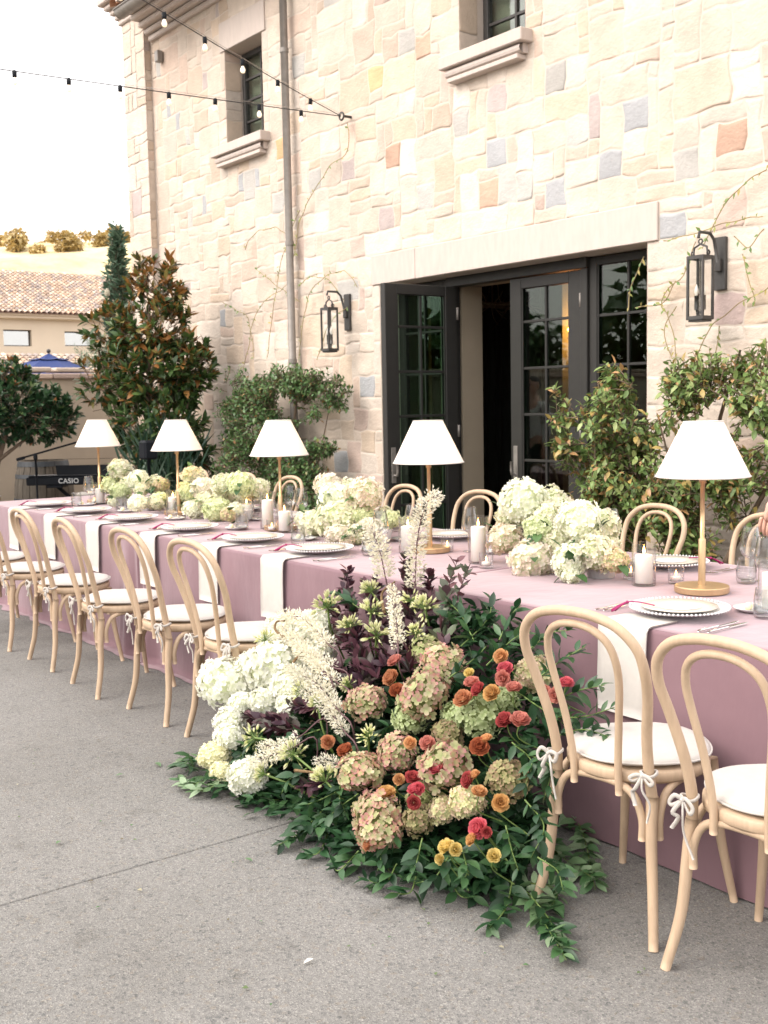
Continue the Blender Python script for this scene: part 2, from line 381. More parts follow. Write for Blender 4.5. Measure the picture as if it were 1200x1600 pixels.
MOUND_BLOOMS = [
    ((-4.136, 2.27, 0.32), 0.113, 'snow'),
    ((-3.924, 2.376, 0.406), 0.11, 'snow'),
    ((-3.744, 2.364, 0.364), 0.085, 'snow'),
    ((-3.848, 2.292, 0.292), 0.065, 'snow'),
    ((-3.921, 2.16, 0.21), 0.064, 'snow'),
    ((-3.867, 2.126, 0.176), 0.058, 'snow'),
    ((-3.876, 2.059, 0.109), 0.063, 'cream'),
    ((-3.746, 2.028, 0.078), 0.051, 'cream'),
    ((-3.588, 2.046, 0.096), 0.07, 'snow'),
    ((-3.863, 2.548, 0.548), 0.083, 'snow'),
    ((-4.14, 2.555, 0.505), 0.07, 'snow'),
    ((-4.051, 2.351, 0.381), 0.073, 'snow'),
    ((-3.665, 2.296, 0.306), 0.057, 'snow'),
    ((-4.079, 2.466, 0.456), 0.068, 'snow'),
    ((-3.786, 2.52, 0.47), 0.066, 'snow'),
    ((-3.955, 2.239, 0.269), 0.054, 'snow'),
    ((-3.188, 2.319, 0.419), 0.076, 'antique'),
    ((-3.154, 2.578, 0.568), 0.069, 'antiquegreen'),
    ((-2.998, 2.53, 0.56), 0.08, 'antique'),
    ((-2.948, 2.392, 0.482), 0.094, 'antique'),
    ((-2.981, 2.355, 0.405), 0.06, 'sage'),
    ((-2.724, 2.456, 0.446), 0.08, 'sage'),
    ((-2.833, 2.436, 0.426), 0.054, 'sage'),
    ((-2.936, 2.258, 0.308), 0.07, 'antique'),
    ((-3.008, 2.154, 0.244), 0.079, 'antique'),
    ((-2.681, 2.256, 0.326), 0.083, 'antique'),
    ((-2.449, 2.318, 0.328), 0.069, 'dusky'),
    ((-2.683, 2.523, 0.493), 0.058, 'sage'),
    ((-2.794, 2.064, 0.174), 0.085, 'antique'),
    ((-2.753, 2.039, 0.139), 0.071, 'antique'),
    ((-2.526, 2.209, 0.259), 0.059, 'antiquepale'),
    ((-2.681, 2.141, 0.171), 0.052, 'dusky'),
    ((-2.626, 2.197, 0.207), 0.046, 'antiquepale'),
    ((-2.649, 2.638, 0.568), 0.072, 'antiquepale'),
    ((-2.752, 2.205, 0.205), 0.047, 'antiquegreen'),
    ((-2.794, 2.367, 0.377), 0.058, 'dusky'),
    ((-3.837, 2.489, 0.439), 0.071, 'snow'),
]

RANUNCULI = [
    ((-3.151, 2.422, 0.562), 0.031, 'coral'),
    ((-3.114, 2.375, 0.515), 0.035, 'orange'),
    ((-3.04, 2.346, 0.486), 0.032, 'rust'),
    ((-2.772, 2.445, 0.585), 0.019, 'yellow'),
    ((-2.734, 2.423, 0.563), 0.028, 'coral'),
    ((-2.689, 2.411, 0.551), 0.028, 'red'),
    ((-2.727, 2.376, 0.516), 0.035, 'orange'),
    ((-2.624, 2.411, 0.551), 0.03, 'gold'),
    ((-2.679, 2.507, 0.647), 0.028, 'peach'),
    ((-2.632, 2.479, 0.619), 0.028, 'pink'),
    ((-2.615, 2.454, 0.594), 0.028, 'coral'),
    ((-2.549, 2.439, 0.579), 0.027, 'coral'),
    ((-2.505, 2.357, 0.497), 0.031, 'red'),
    ((-2.449, 2.368, 0.508), 0.033, 'coral'),
    ((-2.828, 2.232, 0.372), 0.023, 'peach'),
    ((-2.755, 2.246, 0.386), 0.028, 'coral'),
    ((-2.65, 2.198, 0.338), 0.029, 'pink'),
    ((-2.533, 2.301, 0.441), 0.022, 'peach'),
    ((-2.539, 2.279, 0.419), 0.033, 'rust'),
    ((-3.099, 2.156, 0.296), 0.032, 'rust'),
    ((-3.209, 2.159, 0.299), 0.028, 'orange'),
    ((-2.775, 2.142, 0.282), 0.021, 'peach'),
    ((-2.725, 2.158, 0.298), 0.027, 'red'),
    ((-2.687, 2.135, 0.275), 0.027, 'pink'),
    ((-2.504, 2.199, 0.339), 0.028, 'red'),
    ((-2.491, 2.213, 0.353), 0.022, 'peach'),
    ((-2.656, 2.107, 0.247), 0.024, 'red'),
    ((-2.792, 2.1, 0.24), 0.032, 'gold'),
    ((-2.436, 2.184, 0.324), 0.025, 'peach'),
    ((-2.362, 2.111, 0.251), 0.033, 'pink'),
    ((-2.36, 2.084, 0.224), 0.021, 'gold'),
    ((-2.338, 2.179, 0.319), 0.027, 'gold'),
    ((-2.253, 2.073, 0.213), 0.022, 'yellow'),
    ((-2.434, 2.049, 0.189), 0.027, 'yellow'),
    ((-2.395, 2.052, 0.192), 0.021, 'yellow'),
    ((-2.43, 2.02, 0.16), 0.017, 'yellow'),
    ((-2.732, 1.978, 0.118), 0.02, 'orange'),
    ((-2.361, 2.483, 0.623), 0.024, 'pink'),
    ((-2.373, 2.448, 0.588), 0.026, 'coral'),
    ((-2.422, 2.45, 0.59), 0.022, 'coral'),
    ((-2.671, 2.141, 0.281), 0.022, 'pink'),
    ((-2.325, 2.111, 0.251), 0.018, 'red'),
]

AGAPANTHUS = [
    ((-3.763, 2.548, 0.658), 0.061),
    ((-3.568, 2.629, 0.739), 0.044),
    ((-3.485, 2.565, 0.675), 0.052),
    ((-3.546, 2.506, 0.616), 0.047),
    ((-3.365, 2.499, 0.609), 0.056),
    ((-4.01, 2.391, 0.501), 0.044),
    ((-3.643, 2.113, 0.223), 0.048),
    ((-3.362, 2.114, 0.224), 0.051),
    ((-3.449, 2.037, 0.147), 0.038),
    ((-3.119, 2.086, 0.196), 0.051),
    ((-3.563, 2.281, 0.391), 0.04),
    ((-3.42, 2.261, 0.371), 0.039),
    ((-3.307, 2.625, 0.735), 0.042),
    ((-3.202, 2.611, 0.721), 0.05),
    ((-3.167, 2.535, 0.645), 0.038),
    ((-3.058, 2.229, 0.339), 0.038),
    ((-3.33, 2.341, 0.451), 0.033),
]

ASTILBE = [
    ([(-3.204, 2.479, 0.599), (-3.333, 2.569, 0.689), (-3.472, 2.66, 0.773)], 0.031),
    ([(-3.326, 2.66, 0.778), (-3.301, 2.66, 0.987), (-3.24, 2.66, 1.119), (-3.172, 2.66, 1.147)], 0.027),
    ([(-3.509, 2.66, 0.794), (-3.552, 2.66, 0.917), (-3.613, 2.66, 1.013)], 0.031),
    ([(-3.39, 2.331, 0.451), (-3.712, 2.39, 0.51), (-3.973, 2.45, 0.57)], 0.031),
    ([(-3.268, 2.257, 0.377), (-3.513, 2.311, 0.431), (-3.751, 2.325, 0.445)], 0.035),
    ([(-3.47, 2.369, 0.489), (-3.649, 2.386, 0.506), (-3.764, 2.387, 0.507)], 0.034),
    ([(-3.391, 2.12, 0.24), (-3.469, 2.084, 0.204), (-3.554, 2.042, 0.162)], 0.033),
    ([(-3.094, 2.132, 0.252), (-3.165, 2.127, 0.247), (-3.226, 2.116, 0.236)], 0.027),
    ([(-3.581, 2.429, 0.549), (-3.855, 2.487, 0.607), (-4.013, 2.479, 0.599)], 0.035),
    ([(-3.173, 2.212, 0.332), (-3.387, 2.263, 0.383), (-3.572, 2.284, 0.404)], 0.03),
    ([(-3.509, 2.348, 0.468), (-3.795, 2.417, 0.537), (-3.937, 2.397, 0.517)], 0.03),
    ([(-3.388, 2.16, 0.28), (-3.454, 2.117, 0.237), (-3.576, 2.093, 0.213)], 0.028),
]

CATKINS = [
    [(-3.855, 2.409, 0.529), (-3.979, 2.427, 0.547), (-4.016, 2.454, 0.574), (-3.967, 2.465, 0.585)],
    [(-3.724, 2.345, 0.465), (-3.712, 2.372, 0.492), (-3.649, 2.386, 0.506)],
    [(-3.295, 2.073, 0.193), (-3.23, 2.083, 0.203), (-3.164, 2.093, 0.213)],
    [(-3.405, 2.569, 0.689), (-3.537, 2.66, 0.734), (-3.451, 2.66, 0.791)],
]

PURPLE = [
    ([(-3.224, 2.35, 0.4), (-3.553, 2.535, 0.585), (-3.825, 2.7, 0.685), (-3.83, 2.7, 0.808)], 1),
    ([(-3.179, 2.543, 0.593), (-3.409, 2.7, 0.738), (-3.445, 2.7, 0.9)], 1),
    ([(-3.079, 2.578, 0.628), (-3.175, 2.7, 0.792), (-3.114, 2.7, 0.915)], 2),
    ([(-3.263, 2.426, 0.476), (-3.459, 2.481, 0.531), (-3.627, 2.502, 0.552)], 1),
    ([(-3.382, 2.302, 0.352), (-3.533, 2.286, 0.336), (-3.659, 2.263, 0.313)], 1),
    ([(-3.577, 2.224, 0.274), (-3.699, 2.212, 0.262), (-3.866, 2.193, 0.243)], 1),
    ([(-3.143, 2.132, 0.182), (-3.225, 2.105, 0.155), (-3.287, 2.085, 0.135)], 1),
    ([(-3.368, 2.538, 0.588), (-3.622, 2.7, 0.657), (-3.627, 2.7, 0.79)], 1),
    ([(-3.032, 2.544, 0.594), (-3.132, 2.7, 0.749), (-3.046, 2.7, 0.903)], 2),
    ([(-3.484, 2.5, 0.55), (-3.701, 2.561, 0.611), (-3.972, 2.7, 0.638)], 1),
    ([(-3.21, 2.476, 0.526), (-3.368, 2.538, 0.588), (-3.506, 2.564, 0.614)], 1),
    ([(-3.347, 2.412, 0.462), (-3.59, 2.552, 0.602), (-3.855, 2.7, 0.764)], 1),
    ([(-3.275, 2.466, 0.516), (-3.52, 2.607, 0.657), (-3.707, 2.7, 0.767)], 1),
    ([(-3.125, 2.469, 0.519), (-3.339, 2.63, 0.68), (-3.405, 2.7, 0.886)], 1),
    ([(-3.184, 2.564, 0.614), (-3.29, 2.7, 0.753), (-3.295, 2.7, 0.852)], 1),
    ([(-3.317, 2.375, 0.425), (-3.553, 2.423, 0.473), (-3.626, 2.412, 0.462)], 1),
    ([(-3.482, 2.221, 0.271), (-3.588, 2.201, 0.251), (-3.71, 2.189, 0.239)], 1),
]

TRAILS = [
    [(-3.772, 1.989, 0.06), (-3.833, 1.936, 0.03), (-3.937, 1.929, 0.03)],
    [(-3.929, 2.103, 0.06), (-4.1, 2.105, 0.03), (-4.1, 2.017, 0.03)],
    [(-3.683, 1.982, 0.06), (-3.752, 1.921, 0.03), (-3.878, 1.918, 0.03)],
    [(-3.534, 2.049, 0.06), (-3.471, 2.093, 0.03), (-3.482, 2.185, 0.03)],
    [(-3.263, 2.211, 0.06), (-3.147, 1.996, 0.03), (-3.096, 1.867, 0.03)],
    [(-3.109, 2.104, 0.06), (-2.967, 1.955, 0.03), (-2.975, 1.904, 0.03)],
    [(-2.827, 2.01, 0.06), (-2.802, 1.917, 0.03), (-2.856, 1.929, 0.03)],
    [(-2.669, 2.044, 0.06), (-2.637, 1.969, 0.03), (-2.725, 1.935, 0.03)],
    [(-2.557, 2.031, 0.06), (-2.534, 1.987, 0.03), (-2.571, 1.943, 0.03)],
    [(-2.495, 2.106, 0.06), (-2.42, 2.091, 0.03), (-2.389, 2.128, 0.03)],
    [(-2.451, 2.304, 0.06), (-2.387, 2.27, 0.03), (-2.287, 2.252, 0.03), (-2.147, 2.164, 0.03), (-1.956, 2.054, 0.03)],
    [(-2.338, 2.223, 0.06), (-2.274, 2.136, 0.03), (-2.216, 2.02, 0.03)],
    [(-2.302, 2.267, 0.06), (-2.269, 2.342, 0.03), (-2.191, 2.235, 0.03)],
    [(-2.571, 2.564, 0.06), (-2.421, 2.528, 0.03), (-2.213, 2.478, 0.03)],
    [(-2.725, 2.848, 0.06), (-2.528, 2.734, 0.03), (-2.195, 2.43, 0.03)],
    [(-3.396, 2.159, 0.06), (-3.574, 2.185, 0.03), (-3.561, 2.092, 0.03)],
    [(-2.454, 2.226, 0.06), (-2.42, 2.302, 0.03), (-2.412, 2.24, 0.03)],
    [(-2.24, 2.206, 0.06), (-2.135, 2.178, 0.03), (-1.985, 2.072, 0.03)],
]

SPRAYS = [
    [(-2.936, 2.552, 0.632), (-2.895, 2.639, 0.719), (-2.933, 2.706, 0.786)],
    [(-2.896, 2.578, 0.658), (-3.036, 2.641, 0.721), (-3.142, 2.671, 0.751)],
    [(-2.782, 2.594, 0.674), (-2.798, 2.671, 0.751), (-2.783, 2.703, 0.783)],
    [(-2.766, 2.519, 0.599), (-2.726, 2.602, 0.682), (-2.671, 2.638, 0.718)],
    [(-2.523, 2.52, 0.6), (-2.469, 2.583, 0.663), (-2.414, 2.627, 0.707)],
    [(-2.415, 2.468, 0.548), (-2.349, 2.513, 0.593), (-2.26, 2.545, 0.625)],
    [(-2.41, 2.434, 0.514), (-2.272, 2.459, 0.539), (-2.182, 2.5, 0.58)],
    [(-2.638, 2.576, 0.656), (-2.583, 2.641, 0.721), (-2.514, 2.66, 0.74)],
    [(-2.898, 2.459, 0.539), (-2.84, 2.527, 0.607), (-2.82, 2.569, 0.649)],
    [(-3.608, 2.593, 0.673), (-3.781, 2.62, 0.7), (-3.854, 2.587, 0.667)],
    [(-2.372, 2.34, 0.42), (-2.278, 2.327, 0.407), (-2.236, 2.257, 0.337)],
    [(-2.47, 2.354, 0.434), (-2.358, 2.327, 0.407), (-2.327, 2.268, 0.348)],
    [(-2.301, 2.243, 0.323), (-2.188, 2.207, 0.287), (-2.169, 2.137, 0.217)],
    [(-2.961, 2.111, 0.191), (-3.018, 2.044, 0.124), (-3.019, 1.991, 0.071)],
    [(-2.698, 2.068, 0.148), (-2.7, 2.018, 0.098), (-2.677, 1.975, 0.055)],
    [(-2.584, 2.08, 0.16), (-2.548, 2.025, 0.105), (-2.542, 1.995, 0.075)],
    [(-2.429, 2.102, 0.182), (-2.354, 2.06, 0.14), (-2.349, 2.031, 0.111)],
    [(-2.314, 2.177, 0.257), (-2.243, 2.134, 0.214), (-2.186, 2.104, 0.184)],
    [(-3.037, 2.112, 0.192), (-3.116, 2.058, 0.138), (-3.185, 2.023, 0.103)],
    [(-3.351, 2.221, 0.301), (-3.428, 2.186, 0.266), (-3.507, 2.15, 0.23)],
    [(-3.639, 2.145, 0.225), (-3.678, 2.095, 0.175), (-3.681, 2.053, 0.133)],
    [(-3.282, 2.116, 0.196), (-3.334, 2.066, 0.146), (-3.322, 2.03, 0.11)],
    [(-2.447, 2.067, 0.147), (-2.451, 2.019, 0.099), (-2.505, 1.989, 0.069)],
    [(-2.149, 2.143, 0.223), (-2.068, 2.135, 0.215), (-2.017, 2.106, 0.186)],
    [(-2.322, 2.4, 0.48), (-2.246, 2.431, 0.511), (-2.148, 2.433, 0.513)],
    [(-2.997, 2.307, 0.387), (-3.037, 2.281, 0.361), (-3.047, 2.26, 0.34)],
    [(-2.527, 2.466, 0.546), (-2.424, 2.449, 0.529), (-2.326, 2.432, 0.512)],
    [(-3.096, 2.155, 0.235), (-3.047, 2.092, 0.172), (-2.962, 2.057, 0.137)],
]

WINE = [
    (-2.617, 3.801),
    (-2.392, 3.57),
    (-4.371, 3.488),
    (-4.261, 3.202),
    (-6.001, 3.799),
    (-5.757, 3.723),
    (-6.404, 3.754),
    (-8.083, 3.313),
    (-7.906, 3.535),
    (-6.145, 4.326),
    (-3.487, 3.971),
    (-4.056, 3.597),
]

TUMBLER = [
    (-2.591, 3.738),
    (-2.141, 3.197),
    (-4.926, 3.158),
    (-5.7, 3.265),
    (-6.745, 3.335),
    (-8.056, 3.201),
    (-7.4, 3.268),
    (-4.299, 3.164),
]

VOTIVE = [
    (-2.778, 3.544),
    (-3.601, 3.285),
    (-4.137, 3.517),
    (-2.971, 3.504),
    (-5.511, 3.355),
    (-7.279, 3.437),
    (-8.105, 3.363),
]

PILLAR = [
    ((-2.835, 3.419), 0.12),
    ((-3.74, 3.365), 0.165),
    ((-2.197, 3.318), 0.13),
    ((-4.238, 3.353), 0.13),
    ((-5.428, 3.391), 0.12),
    ((-5.671, 3.427), 0.17),
    ((-6.218, 3.601), 0.1),
    ((-6.981, 3.463), 0.11),
    ((-8.069, 3.394), 0.12),
]

MARKED_STONES = [
    (-4.92, 3.31, 'slate'),
    (-5.51, 3.29, 'grey'),
    (-5.18, 3.01, 'slate'),
    (-4.51, 2.9, 'grey'),
    (-5.69, 2.92, 'slate'),
    (-5.56, 2.93, 'peach'),
    (-6.37, 3.06, 'rust'),
    (-4.25, 3.08, 'rust'),
    (-6.7, 3.6, 'grey'),
    (-6.23, 3.72, 'mauve'),
    (-5.66, 3.77, 'grey'),
    (-7.63, 3.02, 'mauve'),
    (-7.58, 3.53, 'rust'),
    (-7.88, 2.49, 'slate'),
    (-7.16, 3.18, 'grey'),
    (-7.0, 3.01, 'slate'),
    (-6.26, 3.31, 'slate'),
    (-5.95, 3.02, 'grey'),
    (-4.66, 2.56, 'slate'),
    (-4.25, 2.06, 'pink'),
    (-11.75, 5.24, 'grey'),
    (-11.36, 4.63, 'slate'),
    (-11.57, 4.82, 'slate'),
    (-10.77, 3.62, 'slate'),
    (-10.01, 3.7, 'slate'),
    (-9.75, 3.74, 'slate'),
    (-9.29, 3.95, 'orange'),
    (-8.2, 3.58, 'mauve'),
    (-10.46, 2.44, 'slate'),
    (-7.94, 1.66, 'slate'),
    (-7.68, 0.96, 'slate'),
    (-8.4, 1.01, 'slate'),
    (-8.06, 1.3, 'rose'),
    (-7.07, 4.28, 'rust'),
    (-7.28, 4.39, 'grey'),
    (-10.71, 4.89, 'mauve'),
    (-8.88, 4.61, 'grey'),
    (-7.71, 4.23, 'orange'),
    (-8.66, 3.54, 'grey'),
    (-11.18, 4.4, 'grey'),
    (-11.09, 3.57, 'grey'),
    (-6.61, 0.08, 'rose'),
    (-9.44, 3.45, 'grey'),
    (-7.72, 1.16, 'rose'),
    (-6.15, 4.35, 'orange'),
]

VINES = [
    [(-8.987, 5.8, 2.881), (-8.885, 5.8, 3.163), (-8.66, 5.8, 3.39), (-8.394, 5.8, 3.572), (-8.094, 5.8, 3.684), (-8.065, 5.8, 3.921)],
    [(-9.892, 5.8, 3.047), (-9.696, 5.8, 3.18), (-9.335, 5.8, 3.194), (-9.056, 5.8, 3.067), (-8.941, 5.8, 2.906)],
    [(-9.523, 5.8, 1.948), (-9.377, 5.8, 2.436), (-9.178, 5.8, 2.903), (-8.879, 5.8, 3.279)],
    [(-8.945, 5.8, 1.924), (-8.813, 5.8, 2.392), (-8.59, 5.8, 2.606), (-8.182, 5.8, 2.651), (-7.995, 5.8, 2.494)],
    [(-8.919, 5.8, 2.46), (-9.251, 5.8, 2.608), (-9.716, 5.8, 2.839)],
    [(-8.192, 5.8, 2.4), (-8.385, 5.8, 2.586), (-8.692, 5.8, 2.674), (-8.913, 5.8, 2.578)],
    [(-9.769, 5.8, 1.958), (-9.871, 5.8, 2.347), (-10.382, 5.8, 2.58)],
    [(-3.919, 5.8, 2.545), (-4.182, 5.8, 2.525), (-4.415, 5.8, 2.499), (-4.661, 5.8, 2.49)],
    [(-3.923, 5.8, 2.782), (-4.14, 5.8, 2.707), (-4.274, 5.8, 2.538), (-4.366, 5.8, 2.396)],
    [(-4.553, 5.8, 1.576), (-4.607, 5.8, 1.983), (-4.684, 5.8, 2.11), (-4.509, 5.8, 2.255), (-4.414, 5.8, 2.44)],
    [(-3.918, 5.8, 2.471), (-4.046, 5.8, 2.358), (-4.136, 5.8, 2.444)],
    [(-3.912, 5.8, 2.121), (-4.13, 5.8, 2.027), (-4.313, 5.8, 1.885), (-4.407, 5.8, 1.732)],
    [(-4.804, 5.78, 2.407), (-4.894, 5.78, 2.252), (-4.92, 5.78, 2.088)],
    [(-4.866, 5.78, 2.084), (-4.658, 5.8, 2.108), (-4.559, 5.8, 2.22)],
    [(-4.09, 5.8, 2.325), (-4.022, 5.8, 2.206), (-3.997, 5.8, 2.016)],
    [(-4.605, 5.8, 1.74), (-4.657, 5.8, 1.905), (-4.557, 5.8, 2.06)],
    [(-4.22, 5.8, 1.918), (-4.264, 5.8, 1.726), (-4.31, 5.8, 1.57)],
    [(-8.621, 5.8, 1.91), (-8.399, 5.8, 2.245), (-8.146, 5.8, 2.34)],
    [(-10.039, 5.8, 1.709), (-9.887, 5.8, 2.092), (-9.616, 5.8, 2.455), (-9.021, 5.8, 2.647)],
]

FAR_ARCH = [
    -3.83,
    -5.22,
    -4.54,
    -6.02,
    -7.48,
    -3.32,
    -9.07,
    -8.1,
]

FALLEN = [
    (-4.225, 1.969),
    (-3.645, 1.319),
    (-4.176, 1.803),
    (-3.118, 1.758),
    (-2.66, 1.932),
    (-2.418, 1.563),
    (-3.057, 1.937),
]
# ================================================================== GROUND
def grid_plane(name, x0, x1, y0, y1, z, mt, n=1):
    b_ = MB(); b_.add([(x0, y0, z), (x1, y0, z), (x1, y1, z), (x0, y1, z)], [(0, 1, 2, 3)]); return struct(b_.build(name, mt))
grid_plane('ground', -900, 900, -900, 900, -.06, M['soil'])
for (x0, x1) in ((-3.308, 9), (-9.40, -3.314), (-14.0, -9.406)):       # slabs with an open joint between them
    b_ = MB(); b_.box(x0, x1, -9, 6.06, -.05, 0, .003); struct(b_.build('patio', M['concrete']))

# ================================================================== STONE BUILDING
bld = thing('stone_building', 'two storey cream stone building with dark french doors behind the long table', 'building')
W = 5.86
XR = -2.6
OPEN = [(-7.74, -4.84, 0, 2.5), (-10.28, -9.55, 4.12, 5.07), (-6.67, -5.95, 4.12, 5.07)]
SMOOTH = [(-7.84, -4.745, 2.5, 2.75), (-10.36, -9.47, 5.07, 5.36), (-6.75, -5.87, 5.07, 5.36),
          (-10.44, -9.44, 4.02, 4.12), (-6.79, -5.88, 4.02, 4.12)]
# core wall: cells of a grid minus the openings
b_ = MB()
xs = sorted({-12.5, XR, -11.93} | {v for o in OPEN for v in o[:2]}); zs = sorted({0, 5.9} | {v for o in OPEN for v in o[2:]})
def inside(x, z, L_): return any(a < x < b and c < z < d for a, b, c, d in L_)
vi = {}
def vid(x, y, z):
    k = (x, y, z)
    if k not in vi: vi[k] = len(b_.v); b_.v.append(k); b_.c.append((1, 1, 1))
    return vi[k]
YF, YB = W+.0012, 6.14
def face(*q): b_.f.append(tuple(vid(*p) for p in q)); b_.sm.append(False)
for i in range(len(xs)-1):
    for j in range(len(zs)-1):
        x0, x1, z0, z1 = xs[i], xs[i+1], zs[j], zs[j+1]
        if inside((x0+x1)/2, (z0+z1)/2, OPEN): continue
        face((x0, YF, z0), (x1, YF, z0), (x1, YF, z1), (x0, YF, z1)); face((x0, YB, z0), (x0, YB, z1), (x1, YB, z1), (x1, YB, z0))
for (x0, x1, z0, z1) in OPEN:
    face((x0, YF, z0), (x0, YF, z1), (x0, YB, z1), (x0, YB, z0)); face((x1, YF, z0), (x1, YB, z0), (x1, YB, z1), (x1, YF, z1))
    face((x0, YF, z1), (x1, YF, z1), (x1, YB, z1), (x0, YB, z1)); face((x0, YF, z0), (x0, YB, z0), (x1, YB, z0), (x1, YF, z0))
b_.box(-12.48, -11.945, 5.777, W+.002, 0, 6.2)
b_.box(-12.48, -12.2, 6.15, 12.5, 0, 6.2)
b_.build('wall', M['mortar'], bld)

